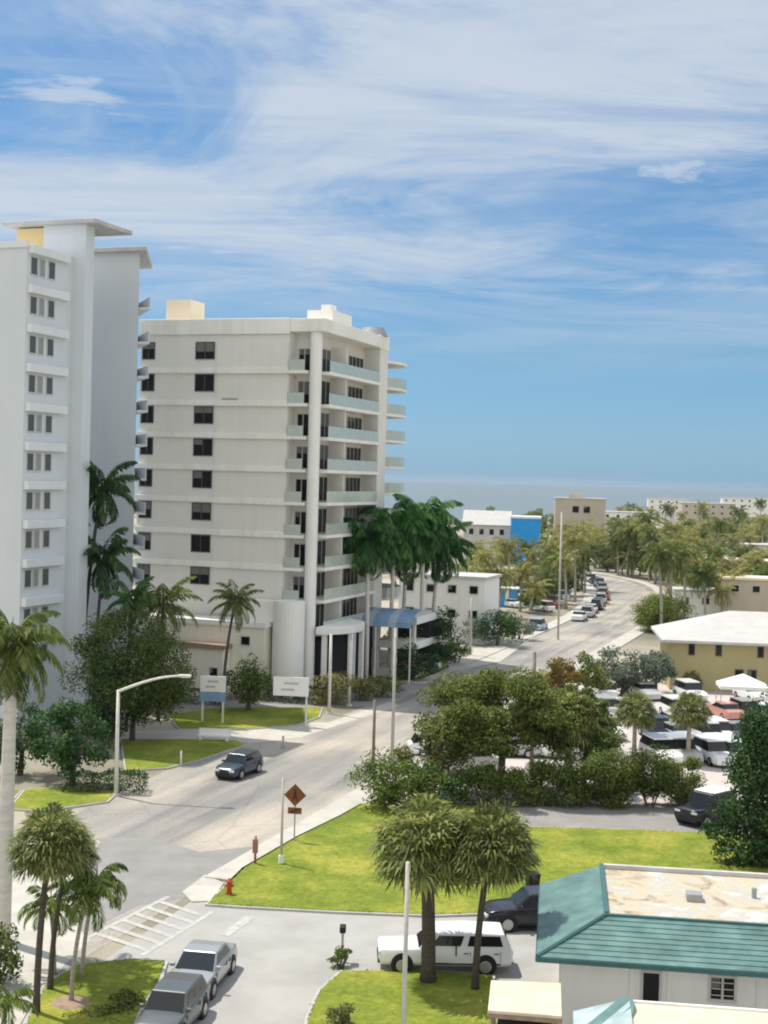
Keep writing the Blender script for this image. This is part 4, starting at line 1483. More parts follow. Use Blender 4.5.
bush('shrub', 'dark shrub against the ochre house, right of the silver trees', G(672, 684), 2.4, 1.4, 1.2, M['leaf_mid'], 67, 1400, 0.24)
bush('plant', 'spiky plant at the foot of the grey letter post', G(341, 968), 0.75, 0.55, 0.5, M['leaf_mid'], 68, 500, 0.16, 10, cat='plant')
bush('plant', 'dark spiky plant at the bottom on the truck side lawn', G(342, 1030), 1.0, 0.55, 0.5, M['leaf_sabal'], 69, 600, 0.16, 10, cat='plant')
for i, (px, py, rx, lb) in enumerate(((98, 1018, 1.1, 'low groundcover shrub in the middle of the corner lawn'), (125, 1005, 0.9, 'low groundcover shrub on the corner lawn beside the parked suv'))):
    bush('shrub', lb, G(px, py), 0.4, rx, 0.8, M['leaf_fresh'], 75 + i, 900, 0.14, 12)

# --- the far belt of palms: hand-placed, then filled
far_palms = [  # crown px, crown py, depth, kind, scale
    (487, 556, 205, 'olive', 1.0), (520, 572, 215, 'olive', 0.9), (541, 583, 225, 'coco', 0.9), (468, 575, 190, 'olive', 0.9),
    (575, 540, 235, 'olive', 1.15), (556, 572, 245, 'coco', 0.85), (600, 558, 300, 'olive', 0.9), (645, 518, 330, 'coco', 1.0),
    (655, 560, 270, 'olive', 1.0), (690, 532, 320, 'olive', 1.0), (716, 524, 350, 'coco', 0.9), (740, 512, 400, 'coco', 0.9),
    (762, 520, 370, 'olive', 1.0), (702, 562, 245, 'olive', 0.95), (722, 590, 205, 'olive', 0.8), (738, 556, 260, 'coco', 1.0),
    (762, 556, 250, 'olive', 1.0), (636, 578, 262, 'olive', 0.8), (674, 542, 300, 'coco', 0.95), (626, 535, 360, 'coco', 0.9),
    (611, 522, 450, 'olive', 0.9), (664, 508, 500, 'coco', 0.9), (700, 505, 520, 'olive', 0.9), (728, 540, 300, 'olive', 1.0),
    (754, 585, 215, 'olive', 0.8), (682, 580, 235, 'olive', 0.85), (510, 545, 250, 'olive', 0.95), (535, 555, 260, 'olive', 0.85),
    (760, 503, 560, 'coco', 0.9), (777, 535, 300, 'olive', 1.0), (668, 600, 214, 'olive', 0.7), (592, 575, 262, 'coco', 0.7),
    (690, 566, 212, 'olive', 1.0), (676, 552, 226, 'olive', 1.1), (705, 575, 204, 'coco', 0.9), (660, 570, 236, 'olive', 0.9), (648, 552, 250, 'coco', 1.0), (634, 556, 268, 'olive', 0.9),
    (668, 528, 262, 'olive', 1.0), (698, 545, 236, 'olive', 1.1), (716, 556, 226, 'coco', 1.0), (735, 578, 208, 'olive', 0.9), (748, 560, 232, 'olive', 1.0), (765, 575, 214, 'coco', 0.9), (640, 530, 290, 'olive', 1.0),
    (655, 536, 284, 'coco', 1.0), (622, 548, 310, 'olive', 0.9), (548, 548, 240, 'olive', 1.0), (566, 560, 222, 'olive', 0.9), (498, 575, 205, 'olive', 0.9), (476, 560, 215, 'coco', 0.9), (530, 590, 212, 'olive', 0.8), (585, 556, 255, 'coco', 0.9),
    (650, 548, 196, 'olive', 1.1), (668, 556, 192, 'coco', 1.0), (684, 545, 205, 'olive', 1.1), (640, 556, 188, 'coco', 0.9), (582, 532, 262, 'olive', 1.2), (600, 530, 300, 'olive', 1.2), (618, 526, 350, 'coco', 1.1), (560, 537, 250, 'olive', 1.2), (634, 522, 372, 'olive', 1.1),
    (604, 546, 290, 'olive', 1.0), (618, 540, 305, 'coco', 0.95), (590, 545, 275, 'olive', 1.0), (630, 545, 285, 'olive', 1.0), (562, 548, 262, 'olive', 1.0), (548, 560, 232, 'coco', 0.9), (500, 548, 262, 'olive', 1.0), (474, 548, 250, 'olive', 0.9), (528, 548, 280, 'coco', 0.9),
    (612, 556, 285, 'olive', 1.1), (624, 550, 275, 'coco', 1.0), (634, 560, 258, 'olive', 1.0), (604, 538, 340, 'olive', 1.1), (616, 545, 320, 'olive', 1.1), (628, 535, 345, 'coco', 1.1), (596, 542, 330, 'olive', 1.1), (570, 545, 320, 'coco', 1.1), (584, 550, 300, 'olive', 1.0), (608, 552, 320, 'coco', 1.0), (558, 552, 300, 'olive', 1.0), (640, 548, 310, 'coco', 0.9), (708, 548, 280, 'coco', 0.9), (748, 538, 310, 'olive', 1.0), (617, 560, 300, 'olive', 0.7),
]
rr = random.Random(5)
for _ in range(90):
    D = 215 * 3.4 ** rr.random()
    far_palms.append((rr.uniform(560 if D > 300 else 640, 790), None, D, rr.choice(('olive', 'olive', 'coco')), rr.uniform(0.75, 1.1)))
def side_words(i, n):
    if i < len(ORD) and i <= n // 2 or n <= len(ORD):
        return ORD[i] + ' from the left'
    if n - 1 - i < len(ORD):
        return ORD[n - 1 - i] + ' from the right'
    return None
rows = {}
for px, py, D, k, s in far_palms:
    p = BASE(px, D)
    off = road_off(p)
    if abs(off) < 7.5:
        p = road_side(p, 9 if off >= 0 else -9)
    z = TOPZ(p, py) if py else rr.uniform(5.5, 9.5)
    z = max(4.0, min(z, 14.5))
    zone = 'left' if road_off(p) < 0 and D < 300 else next(q for q in (240, 280, 330, 400, 480, 580, 9999) if D < q)
    rows.setdefault(zone, []).append((proj((p.x, p.y, z))[0], p, z, k, s))
place = {'left': 'of the palms left of the far road', 240: 'in the front row past the ochre house', 280: 'in the second row past the ochre house', 330: 'in the third row past the ochre house',
         400: 'in the row level with the beige block', 480: 'in the row beyond the beige block', 580: 'in the second last row before the sea', 9999: 'in the farthest palms before the sea'}
for zn, lst in rows.items():
    lst.sort(key=lambda a: a[0])
    for i, (cx, p, z, k, s) in enumerate(lst):
        how = ('tall' if z > 9.5 else 'short' if z < 6.5 else 'medium') + (' olive' if k == 'olive' else ' green')
        lb = '%s palm, %s %s' % (how, side_words(i, len(lst)), place[zn])
        palm(k, p, z, s * 1.2, lb, 'palms in the distant belt', lean=(RND.uniform(-0.8, 0.8), RND.uniform(-0.4, 0.4)), r=0.2)
# far broadleaf trees (shared crowns)
fc = [cloud_crown('far_crown', m, 80 + i, 2.6, 2.4, 1.9, 2.6, 1500, 0.4, 18, 0.42) for i, m in enumerate((M['leaf_fresh'], M['leaf_mid'], M['leaf_sabal'], M['leaf_silver']))]
tk = MB()
tk.tube([(0, 0, 0), (0.1, 0, 1.2), (0.1, 0.1, 2.6)], [0.2, 0.16, 0.1], 6)
tkm = tk.mesh('far_trunk', M['bark'])
ft = []
fixed = [(742, 600, 1), (700, 612, 0), (767, 598, 1), (690, 596, 0), (530, 612, 1), (548, 604, 1), (476, 625, 1), (560, 585, 0), (752, 575, 0), (568, 596, 1), (585, 580, 0), (596, 572, 2), (606, 566, 1), (575, 572, 2), (552, 590, 2), (618, 562, 0), (655, 585, 0), (672, 580, 2), (650, 570, 1), (640, 565, 0), (684, 592, 1), (662, 560, 0), (500, 598, 2), (515, 590, 1), (470, 605, 1), (485, 590, 0), (530, 578, 2), (545, 570, 1), (600, 556, 0), (588, 556, 1)]
for px, py, v in fixed:
    ft.append((G(px, py), v, rr.uniform(0.75, 1.05)))
for _ in range(130):
    D = 225 * 3.9 ** rr.random()
    ft.append((BASE(rr.uniform(480 if D > 360 else 600 if D > 270 else 700, 795), D), rr.choice((0, 0, 1, 1, 2, 3)), rr.uniform(0.9, 1.6)))
lst = {}
for p, v, s in ft:
    off = road_off(p)
    if abs(off) < 9:
        p = road_side(p, 11 if off >= 0 else -11)
    zn = next(q for q in (230, 280, 340, 420, 540, 700, 9999) if p.y < q)
    lst.setdefault(zn, []).append((proj((p.x, p.y, 2))[0], p, v, s))
pl = {230: 'nearest behind the ochre house roof', 280: 'in the second row behind the ochre house', 340: 'in the third row behind the ochre house', 420: 'level with the beige block', 540: 'just beyond the beige block', 700: 'in the row next to the shore', 9999: 'farthest out at the shore'}
for zn, l in lst.items():
    l.sort(key=lambda a: a[0])
    for i, (cx, p, v, s) in enumerate(l):
        t = empty('leafy_tree', '%s leafy tree, %s %s' % (('light green', 'mid green', 'olive', 'grey green')[v], side_words(i, len(l)), pl[zn]), 'tree', (p.x, p.y, 0), RND.uniform(0, 6), 'low trees in the distant belt')
        c = link('crown', fc[v], t)
        c.scale = (s, s, s)
        k = link('trunk', tkm, t)
        k.scale = (s, s, s)

# tufts standing in the lawns and creeping over their kerbs
gr = random.Random(77)
gb = MB()
def inside(poly, x, y):
    c = False
    n = len(poly)
    for i in range(n):
        x0, y0 = poly[i]
        x1, y1 = poly[i - 1]
        if (y0 > y) != (y1 > y) and x < (x1 - x0) * (y - y0) / (y1 - y0) + x0:
            c = not c
    return c
def tuft(x, y, h, z=0.13):
    a = gr.uniform(0, PI)
    dx, dy = math.cos(a) * h * 0.5, math.sin(a) * h * 0.5
    lx, ly = gr.uniform(-0.6, 0.6) * h, gr.uniform(-0.6, 0.6) * h
    gb.tri((x - dx, y - dy, z), (x + dx, y + dy, z), (x + lx, y + ly, z + h))
for poly in LAWNS[:3]:
    xs, ys = [p[0] for p in poly], [p[1] for p in poly]
    area = (max(xs) - min(xs)) * (max(ys) - min(ys))
    for _ in range(int(area * 5)):
        x, y = gr.uniform(min(xs), max(xs)), gr.uniform(min(ys), max(ys))
        if inside(poly, x, y):
            tuft(x, y, gr.uniform(0.03, 0.07))
    n = len(poly)
    for i in range(n):
        p0, p1 = Vector(poly[i - 1]), Vector(poly[i])
        for _ in range(int((p1 - p0).length * 9)):
            q = p0.lerp(p1, gr.random())
            k = max(0, gr.gauss(0, 0.09))
            tuft(q.x + gr.uniform(-k, k) - 0.02, q.y + gr.uniform(-k, k), gr.uniform(0.03, 0.10), 0.11)
go = gb.build('grass', M['grass'])
go['kind'] = 'stuff'

# ------------------------------------------------------------------ vehicles
def loft(mb, rings, mi=0, cap=True):
    n0 = len(mb.v)
    k = len(rings[0])
    for r in rings:
        mb.v += [tuple(p) for p in r]
    for i in range(len(rings) - 1):
        for j in range(k):
            a, c = n0 + i * k, n0 + (i + 1) * k
            q = (j + 1) % k
            mb.f.append((a + j, a + q, c + q, c + j))
            mb.m.append(mi)
    if cap:
        mb.f.append(tuple(n0 + k - 1 - j for j in range(k)))
        mb.m.append(mi)
        e = n0 + (len(rings) - 1) * k
        mb.f.append(tuple(e + j for j in range(k)))
        mb.m.append(mi)

def body_ring(x, w, zb, zs, zt, crown):
    r = [(x, -w * 0.86, zb), (x, -w, zb + 0.16), (x, -w, zs), (x, -w * 0.93, zt), (x, -w * 0.5, zt + crown)]
    return r + [(a, -b, c) for a, b, c in r[::-1]]

def car(label, p, heading, paint, kind='sedan', group=None, name='parked_car', cat='car'):
    """x forward; heading = world angle of the nose"""
    K = {
        'sedan': dict(L=4.7, W=1.82, zb=0.2, hood=0.86, belt=0.93, deck=0.98, roof=1.43, xa=1.05, xb=0.25, xc=-1.05, xd=-1.75, wb=1.36),
        'suv': dict(L=4.65, W=1.88, zb=0.25, hood=1.02, belt=1.06, deck=1.1, roof=1.68, xa=1.0, xb=0.35, xc=-1.75, xd=-2.2, wb=1.36),
        'jeep': dict(L=4.2, W=1.85, zb=0.32, hood=1.12, belt=1.14, deck=1.14, roof=1.85, xa=0.62, xb=0.38, xc=-1.8, xd=-2.0, wb=1.28),
        'pickup': dict(L=5.45, W=1.95, zb=0.34, hood=1.02, belt=1.08, deck=1.1, roof=1.70, xa=1.15, xb=0.5, xc=-2.35, xd=-2.66, wb=1.68),
    }[kind]
    L, W = K['L'], K['W']
    w = W / 2
    t = empty(name, label, cat, (p[0], p[1], p[2] if len(p) > 2 else 0), heading, group)
    nose = 0.30 if kind == 'jeep' else 0.5
    st = [
        (L / 2, w * (0.86 if kind == 'jeep' else 0.74), K['zb'] + 0.1, K['hood'] * 0.6, K['hood'] * (0.92 if kind in ('jeep', 'pickup') else 0.76), 0.02),
        (L / 2 - 0.12, w * 0.88, K['zb'], K['hood'] * 0.66, K['hood'] * (0.96 if kind in ('jeep', 'pickup') else 0.84), 0.03),
        (L / 2 - nose, w * 0.97, K['zb'], K['hood'] * 0.7, K['hood'] * 0.95, 0.035),
        (K['xa'] + 0.15, w, K['zb'], K['hood'] * 0.72, K['hood'], 0.04),
        (K['xb'], w, K['zb'], K['belt'] * 0.7, K['belt'], 0.03),
        (-0.4, w * 1.01, K['zb'], K['belt'] * 0.7, K['belt'] + 0.01, 0.03),
        (K['xc'], w, K['zb'], K['belt'] * 0.7, K['deck'], 0.03),
        (-L / 2 + 0.35, w * 0.97, K['zb'], K['belt'] * 0.72, K['deck'], 0.03),
        (-L / 2 + 0.08, w * 0.92, K['zb'] + 0.04, K['belt'] * 0.68, K['deck'] * 0.95, 0.02),
        (-L / 2, w * 0.82, K['zb'] + 0.12, K['belt'] * 0.66, K['deck'] * 0.88, 0.01),
    ]
    mb = MB()
    loft(mb, [body_ring(*s) for s in st])
    o = mb.build('body', paint, t, smooth=True)
    bevel(o, 0.045, 2)
    sm_ = MB()
    for s in (-1, 1):
        ys = s * (w * 1.004)
        for x in ((xs_ for xs_ in ((K['xa'] - 0.15), (K['xb'] + K['xc']) / 2 - 0.05, K['xc'] + 0.15))):
            sm_.box(x - 0.008, x + 0.008, min(ys, ys - s * 0.03), max(ys, ys - s * 0.03), K['zb'] + 0.2, K['belt'] * 0.9)
        sm_.box(K['xc'] + 0.15, K['xa'] - 0.15, min(ys, ys - s * 0.03), max(ys, ys - s * 0.03), K['zb'] + 0.1, K['zb'] + 0.17)
        for x in ((K['xb'] + K['xc']) / 2 + 0.12, K['xc'] + 0.32):
            sm_.box(x - 0.09, x + 0.09, min(ys, ys + s * 0.03), max(ys, ys + s * 0.03), K['belt'] * 0.82, K['belt'] * 0.82 + 0.035)
    sm_.build('door_seam', M['trim'], t)
    # greenhouse
    g = w * 0.90
    h = w * (0.74 if kind in ('sedan', 'suv') else 0.82)
    zb, zr = K['belt'] - 0.06, K['roof']
    def gr(x, ww, z):
        return [(x, -ww, z), (x, ww, z)]
    xa, xb, xc, xd = K['xa'], K['xb'], K['xc'], K['xd']
    xm = (xb + xc) / 2
    mb = MB()
    v = [(xa, -g, zb), (xa, g, zb), (xb, h, zr - 0.05), (xb, -h, zr - 0.05), (xd, -g, zb), (xd, g, zb), (xc, h, zr - 0.05), (xc, -h, zr - 0.05), (xm, h, zr), (xm, -h, zr)]
    mb.v = v
    mb.f = [(0, 1, 2, 3), (3, 2, 8, 9), (9, 8, 6, 7), (4, 7, 6, 5), (0, 3, 9, 7, 4), (1, 5, 6, 8, 2), (0, 4, 5, 1)]
    mb.m = [0] * 7
    o = mb.build('cabin', paint, t)
    bevel(o, 0.06, 3)
    def lerp(a, c, u):
        return Vector(a).lerp(Vector(c), u)
    def pane(nm, a, c, d, e, i0, i1, j0, j1):
        """bilinear patch of quad a-c (bottom) e-d (top), pushed out"""
        P = lambda u, q: lerp(lerp(a, c, u), lerp(e, d, u), q)
        n = (Vector(c) - Vector(a)).cross(Vector(e) - Vector(a)).normalized()
        ctr = P(0.5, 0.5)
        if n.dot(ctr - Vector((xm, 0, zr * 0.6))) < 0:
            n = -n
        m2 = MB()
        q = [P(i0, j0), P(i1, j0), P(i1, j1), P(i0, j1)]
        lo, hi = [x - n * 0.02 for x in q], [x + n * 0.012 for x in q]
        m2.v = [tuple(x) for x in lo + hi]
        m2.f = [(4, 5, 6, 7), (0, 1, 5, 4), (1, 2, 6, 5), (2, 3, 7, 6), (3, 0, 4, 7)]
        m2.m = [0] * 5
        return m2.build(nm, M['car_glass'], t)
    pane('windshield', v[0], v[1], v[2], v[3], 0.03, 0.97, 0.06, 0.95)
    pane('rear_window', v[4], v[5], v[6], v[7], 0.08, 0.92, 0.15, 0.88)
    for s in (-1, 1):
        A = (xa - 0.05, s * g, zb)
        B = (xd + 0.05, s * g, zb)
        Cq = (xc, s * h, zr - 0.05)
        Dq = (xb, s * h, zr - 0.05)
        if kind == 'pickup':
            cuts = ((0.10, 0.44), (0.52, 0.93))
        elif kind == 'sedan':
            cuts = ((0.12, 0.48), (0.52, 0.88))
        else:
            cuts = ((0.10, 0.38), (0.42, 0.66), (0.70, 0.94))
        for i0, i1 in cuts:
            pane('side_window', A, B, Cq, Dq, i0, i1, 0.22, 0.86)
    wr = 0.33 if kind == 'sedan' else 0.37
    fo = K['wb'] + (0.1 if kind == 'pickup' else 0)
    for x in (fo, -K['wb'] + (0.08 if kind == 'pickup' else 0)):
        for s in (-1, 1):
            a = MB()
            y0, y1 = s * (w - 0.35), s * (w + 0.006)
            a.tube([(x, y0, wr + 0.04), (x, y1, wr + 0.04)], [wr + 0.085] * 2, 22)
            a.build('wheel_arch', M['trim'], t)
            a = MB()
            a.tube([(x, s * (w - 0.22), wr), (x, s * (w + 0.0), wr), (x, s * (w + 0.025), wr)], [wr, wr, wr * 0.93], 22)
            wh = a.build('wheel', M['tyre'], t, smooth=False)
            a = MB()
            a.tube([(x, s * (w + 0.02), wr), (x, s * (w + 0.034), wr)], [wr * 0.68, wr * 0.62], 16)
            a.build('rim', M['rim'], wh)
    for s in (-1, 1):
        a = MB()
        yl = s * w * 0.62
        zh = K['hood'] * (0.80 if kind in ('jeep', 'pickup') else 0.70)
        a.box(L / 2 - 0.22, L / 2 + 0.012, min(yl - 0.2, yl + 0.2), yl + 0.2, zh - 0.07, zh + 0.08)
        bevel(a.build('headlight', M['lamp'], t), 0.03)
        a = MB()
        a.box(-L / 2 - 0.012, -L / 2 + 0.2, yl - 0.16, yl + 0.16, K['deck'] * 0.72, K['deck'] * 0.86)
        bevel(a.build('taillight', M['tail'], t), 0.03)
        a = MB()
        a.box(xa - 0.35, xa - 0.2, s * (w + 0.02) - 0.1, s * (w + 0.02) + 0.1, K['belt'] - 0.02, K['belt'] + 0.13)
        bevel(a.build('mirror', paint, t), 0.03)
    a = MB()
    a.box(L / 2 - 0.1, L / 2 + 0.014, -w * 0.42, w * 0.42, K['hood'] * 0.42, K['hood'] * 0.66)
    bevel(a.build('grille', M['trim'], t), 0.02)
    a = MB()
    a.box(L / 2 - 0.14, L / 2 + 0.03, -w * 0.72, w * 0.72, K['zb'] + 0.04, K['zb'] + 0.2)
    a.build('bumper', M['trim'], t)
    a = MB()
    a.box(-L / 2 - 0.02, -L / 2 + 0.12, -w * 0.74, w * 0.74, K['zb'] + 0.08, K['zb'] + 0.24)
    a.build('bumper', M['trim'], t)
    a = MB()
    a.box(-L / 2 - 0.026, -L / 2, -0.26, 0.26, K['belt'] * 0.62, K['belt'] * 0.62 + 0.13)
    a.build('plate', M['plate'], t)
    return t

PNT = {
    'silver': paintmat('silver_paint', (0.42, 0.44, 0.45), 0.28, 0.5),
    'grey': paintmat('slate_paint', (0.13, 0.145, 0.15), 0.25, 0.4),
    'navy': paintmat('dark_blue_paint', (0.05, 0.065, 0.09), 0.25, 0.3),
    'black': paintmat('black_paint', (0.012, 0.012, 0.02), 0.2, 0.1),
    'white': paintmat('white_car_paint', (0.80, 0.81, 0.82), 0.25, 0.0),
}
def heading_px(a, c):
    a, c = G(*a), G(*c)
    return math.atan2(c.y - a.y, c.x - a.x)
hd_road = math.atan2(-RD.y, -RD.x)
pS = G(201, 984)
car('silver grey sedan parked behind the dark suv by the corner lawn', pS, heading_px((226, 950), (174, 1012)), PNT['silver'], 'sedan')
pV = G(171, 1029)
sv = car('dark grey suv nearest the bottom edge, nose down left', pV, heading_px((200, 1000), (146, 1064)), PNT['grey'], 'suv')
sv.scale = (0.92, 0.92, 0.92)
mc = car('dark blue suv driving toward the junction on the main road', G(239, 775), hd_road - 0.05, PNT['navy'], 'suv', name='moving_car')
mc.scale = (0.9, 0.9, 0.9)
pT = G(444, 967)
tr = car('white pickup with camper shell on the side street by the sabal palms', pT, PI + 0.03, PNT['white'], 'pickup', name='pickup_truck', cat='pickup')
a = MB()
a.box(-0.42, -0.37, -0.977, 0.977, 0.6, 1.16)
a.build('bed_gap', M['trim'], tr)
car('black suv half hidden behind the teal roof, nose left', G(533, 926), PI + 0.12, PNT['black'], 'suv')
jp = car('black jeep with pale roof panel beside the dark tree in the lane', G(706, 822), heading_px((730, 818), (690, 828)) , PNT['black'], 'jeep', name='jeep', cat='jeep')
a = MB()
a.box(-1.75, 0.3, -0.72, 0.72, 1.83, 1.88)
bevel(a.build('roof_panel', M['sign_white'], jp), 0.02)

# small cars far away: one mesh each, paint from the object's colour
def far_car_mesh(name, L, W, H, boxy):
    mb = MB()
    w = W / 2
    st = [(L / 2, w * 0.82, 0.25, 0.5, 0.68, 0.02), (L / 2 - 0.4, w * 0.96, 0.2, 0.6, 0.88, 0.03), (0.9, w, 0.2, 0.65, 0.96, 0.03), (-L / 2 + 0.4, w, 0.2, 0.65, 1.0, 0.03), (-L / 2, w * 0.85, 0.3, 0.6, 0.85, 0.01)]
    loft(mb, [body_ring(*s) for s in st], 0)
    g, h = w * 0.9, w * 0.74
    xa, xb, xc, xd = (1.0, 0.4, -1.7, -2.1) if boxy else (1.0, 0.2, -1.0, -1.75)
    z0, z1 = 0.95, H
    v = [(xa, -g, z0), (xa, g, z0), (xb, h, z1), (xb, -h, z1), (xd, -g, z0), (xd, g, z0), (xc, h, z1), (xc, -h, z1)]
    mb.quad(v[0], v[1], v[2], v[3], 1)
    mb.quad(v[5], v[4], v[7], v[6], 1)
    mb.quad(v[4], v[0], v[3], v[7], 1)
    mb.quad(v[1], v[5], v[6], v[2], 1)
    q = 0.03
    mb.box(xc - 0.12, xb + 0.12, -h - 0.05, h + 0.05, z1 - 0.09, z1 + 0.01, 0)
    for s in (-1, 1):
        for x in (1.35, -1.35):
            mb.tube([(x, s * (w - 0.2), 0.33), (x, s * (w + 0.02), 0.33)], [0.34, 0.34], 12, 2)
            mb.tube([(x, s * (w + 0.02), 0.33), (x, s * (w + 0.03), 0.33)], [0.2, 0.2], 10, 3)
    return mb.mesh(name, [M['paint_obj'], M['car_glass'], M['tyre'], M['rim']])
FC = [far_car_mesh('sedan_shape', 4.6, 1.8, 1.42, False), far_car_mesh('suv_shape', 4.7, 1.86, 1.68, True)]
PAL = {'white': (0.8, 0.8, 0.8), 'silver': (0.45, 0.46, 0.48), 'black': (0.015, 0.015, 0.02), 'grey': (0.12, 0.13, 0.14), 'red': (0.35, 0.03, 0.03), 'blue': (0.05, 0.15, 0.4), 'salmon': (0.5, 0.24, 0.2), 'beige': (0.45, 0.4, 0.32), 'pale blue': (0.4, 0.55, 0.7)}
def far_car(p, rot, color, v, label, group):
    o = link('distant_car', FC[v], None, (p[0], p[1], p[2] if len(p) > 2 else 0.03), rot)
    o.color = (*PAL[color], 1)
    return tag(o, label, 'car', group)
rc = random.Random(8)
cols = ['white', 'silver', 'white', 'black', 'grey', 'white', 'red', 'silver', 'beige', 'white', 'blue', 'silver', 'black', 'white', 'grey', 'silver']
# queue of cars parked along the left of the far road
for i in range(14):
    s = 84 + i * 6.6
    c = cols[i]
    far_car(RW(s, -4.3 + rc.uniform(-0.2, 0.2)), math.atan2(RDIR(s).y, RDIR(s).x), c, i % 2, '%s car, %s from the near end of the line along the far road' % (c, ORD[i]), 'cars lined along the far road')
for i in range(12):
    s = 96 + i * 6.0
    c = cols[(i + 5) % 16]
    far_car(RW(s, -12 - 0.04 * i, 0.03), math.atan2(RDIR(s).y, RDIR(s).x) + 0.9, c, (i + 1) % 2, '%s car, %s from the near end of the slanted roadside bays' % (c, ORD[i]), 'cars in slanted roadside bays')
for i in range(12):
    s = 100 + i * 5.6
    c = cols[(i * 3 + 2) % 16]
    far_car(RW(s, -17.5 - 0.05 * i, 0.03), math.atan2(RDIR(s).y, RDIR(s).x) + 0.9, c, i % 2, '%s car, %s from the near end of the second slanted bay row' % (c, ORD[i]), 'cars in slanted roadside bays')
far_car(G(538, 630), math.atan2(RD.y, RD.x), 'pale blue', 1, 'pale blue car parked by the kerb beside the silver green bush', 'cars lined along the far road')
# the parking lot
lotrows = [
    (101.5, ['white', 'white', 'silver', 'white', 'white', 'white', 'white', 'silver', 'white', 'white', 'white', 'silver'], [(440, 1), (486, 1), (508, 0), (526, 1), (572, 1), (592, 1), (660, 1), (681, 1), (712, 1), (733, 1), (752, 0), (772, 1)], 'front', 0.0),
    (110.0, ['white', 'white', 'black', 'silver', 'white', 'white', 'grey', 'white'], [(590, 0), (608, 1), (658, 1), (672, 0), (699, 1), (716, 1), (737, 0), (757, 1)], 'second', 0.0),
    (121.0, ['silver', 'white', 'white', 'salmon', 'black', 'white'], [(600, 1), (625, 0), (676, 1), (724, 0), (741, 1), (762, 0)], 'third', 0.0),
    (131.0, ['white', 'silver', 'white', 'white'], [(600, 1), (645, 0), (690, 1), (752, 1)], 'rear', 0.0),
]
for D, cs, xs, rn_, a in lotrows:
    for i, (c, (px, v)) in enumerate(zip(cs, xs)):
        p = BASE(px, D)
        far_car((p.x, p.y + rc.uniform(-0.4, 0.4), 0.03), PI / 2 + rc.choice((0.25, 0.2, PI + 0.2)) if rn_ != 'front' else (-PI / 2 + 0.2 if px > 640 else rc.choice((0.1, PI + 0.05))), c, v,
                '%s car, %s from the left in the %s row of the parking lot' % (c, ORD[i], rn_), 'cars in the parking lot')
# white vans standing behind the hedge
def van_mesh():
    mb = MB()
    w = 0.98
    st = [(2.7, w * 0.84, 0.3, 0.6, 0.95, 0.02), (2.5, w * 0.95, 0.25, 0.7, 1.1, 0.03), (1.9, w, 0.25, 0.9, 1.25, 0.03)]
    loft(mb, [body_ring(*q) for q in st] + [body_ring(1.2, w, 0.25, 1.2, 2.15, 0.06), body_ring(-2.5, w, 0.25, 1.2, 2.2, 0.06), body_ring(-2.65, w * 0.95, 0.3, 1.2, 2.1, 0.04)], 0)
    mb.quad((1.93, -0.8, 1.34), (1.93, 0.8, 1.34), (1.28, 0.74, 2.1), (1.28, -0.74, 2.1), 1)
    for q in (-1, 1):
        y = q * (w + 0.004)
        mb.quad((1.6, y, 1.3), (0.6, y, 1.3), (0.6, y * 0.985, 1.85), (1.25, y * 0.985, 1.85), 1)
        for x in (1.7, -1.6):
            mb.tube([(x, q * (w - 0.25), 0.36), (x, q * (w + 0.02), 0.36)], [0.37, 0.37], 14, 2)
            mb.tube([(x, q * (w + 0.02), 0.36), (x, q * (w + 0.03), 0.36)], [0.22, 0.22], 10, 3)
    return mb.mesh('van_shape', [M['paint_obj'], M['car_glass'], M['tyre'], M['rim']])
VAN = van_mesh()
for px, D, rot, lb in (
                       (462, 95, 0.3, 'white van under the sea grape tree, left of its trunk'),):
    p = BASE(px, D)
    o = link('parked_van', VAN, None, (p.x, p.y, 0.03), rot)
    o.color = (0.8, 0.8, 0.8, 1)
    tag(o, lb, 'van')
# white tent in the lot
p = BASE(742, 127)
t = empty('canopy_tent', 'white peaked canopy tent in front of the ochre house', 'tent', p, -0.1)
b = MB()
W2 = 2.2
for i in range(4):
    c = [(-W2, -1.6), (W2, -1.6), (W2, 1.6), (-W2, 1.6)]
    a0, a1 = c[i], c[(i + 1) % 4]
    b.tri((*a0, 2.1), (*a1, 2.1), (0, 0, 3.1))
    b.quad((*a0, 1.8), (*a1, 1.8), (*a1, 2.1), (*a0, 2.1))
o = b.build('cover', M['sign_white'], t)
for (x, y) in ((-W2, -1.6), (W2, -1.6), (W2, 1.6), (-W2, 1.6)):
    c = MB()
    c.cyl(x * 0.97, y * 0.97, 0, 1.9, 0.04, seg=6)
    c.build('leg', M['shade_metal'], t)

# ------------------------------------------------------------------ street furniture
def pole(name, label, base, top_py, r0, r1, m, cat='pole', top_px=None, cap=True, extra=None, D=None):
    p = G(*base) if D is None else BASE(base[0], D)
    z = TOPZ(p, top_py)
    t = empty(name, label, cat, (p.x, p.y, 0))
    b = MB()
    b.tube([(0, 0, 0), (0, 0, z * 0.5), (0, 0, z)], [r0, (r0 + r1) / 2, r1], 10)
    b.build('shaft', M[m], t, smooth=True)
    if cap:
        b = MB()
        b.cyl(0, 0, 0.0, 0.16, r0 * 1.9, r0 * 1.6, 12)
        b.build('base', M['pole_conc'], t)
    return t, p, z
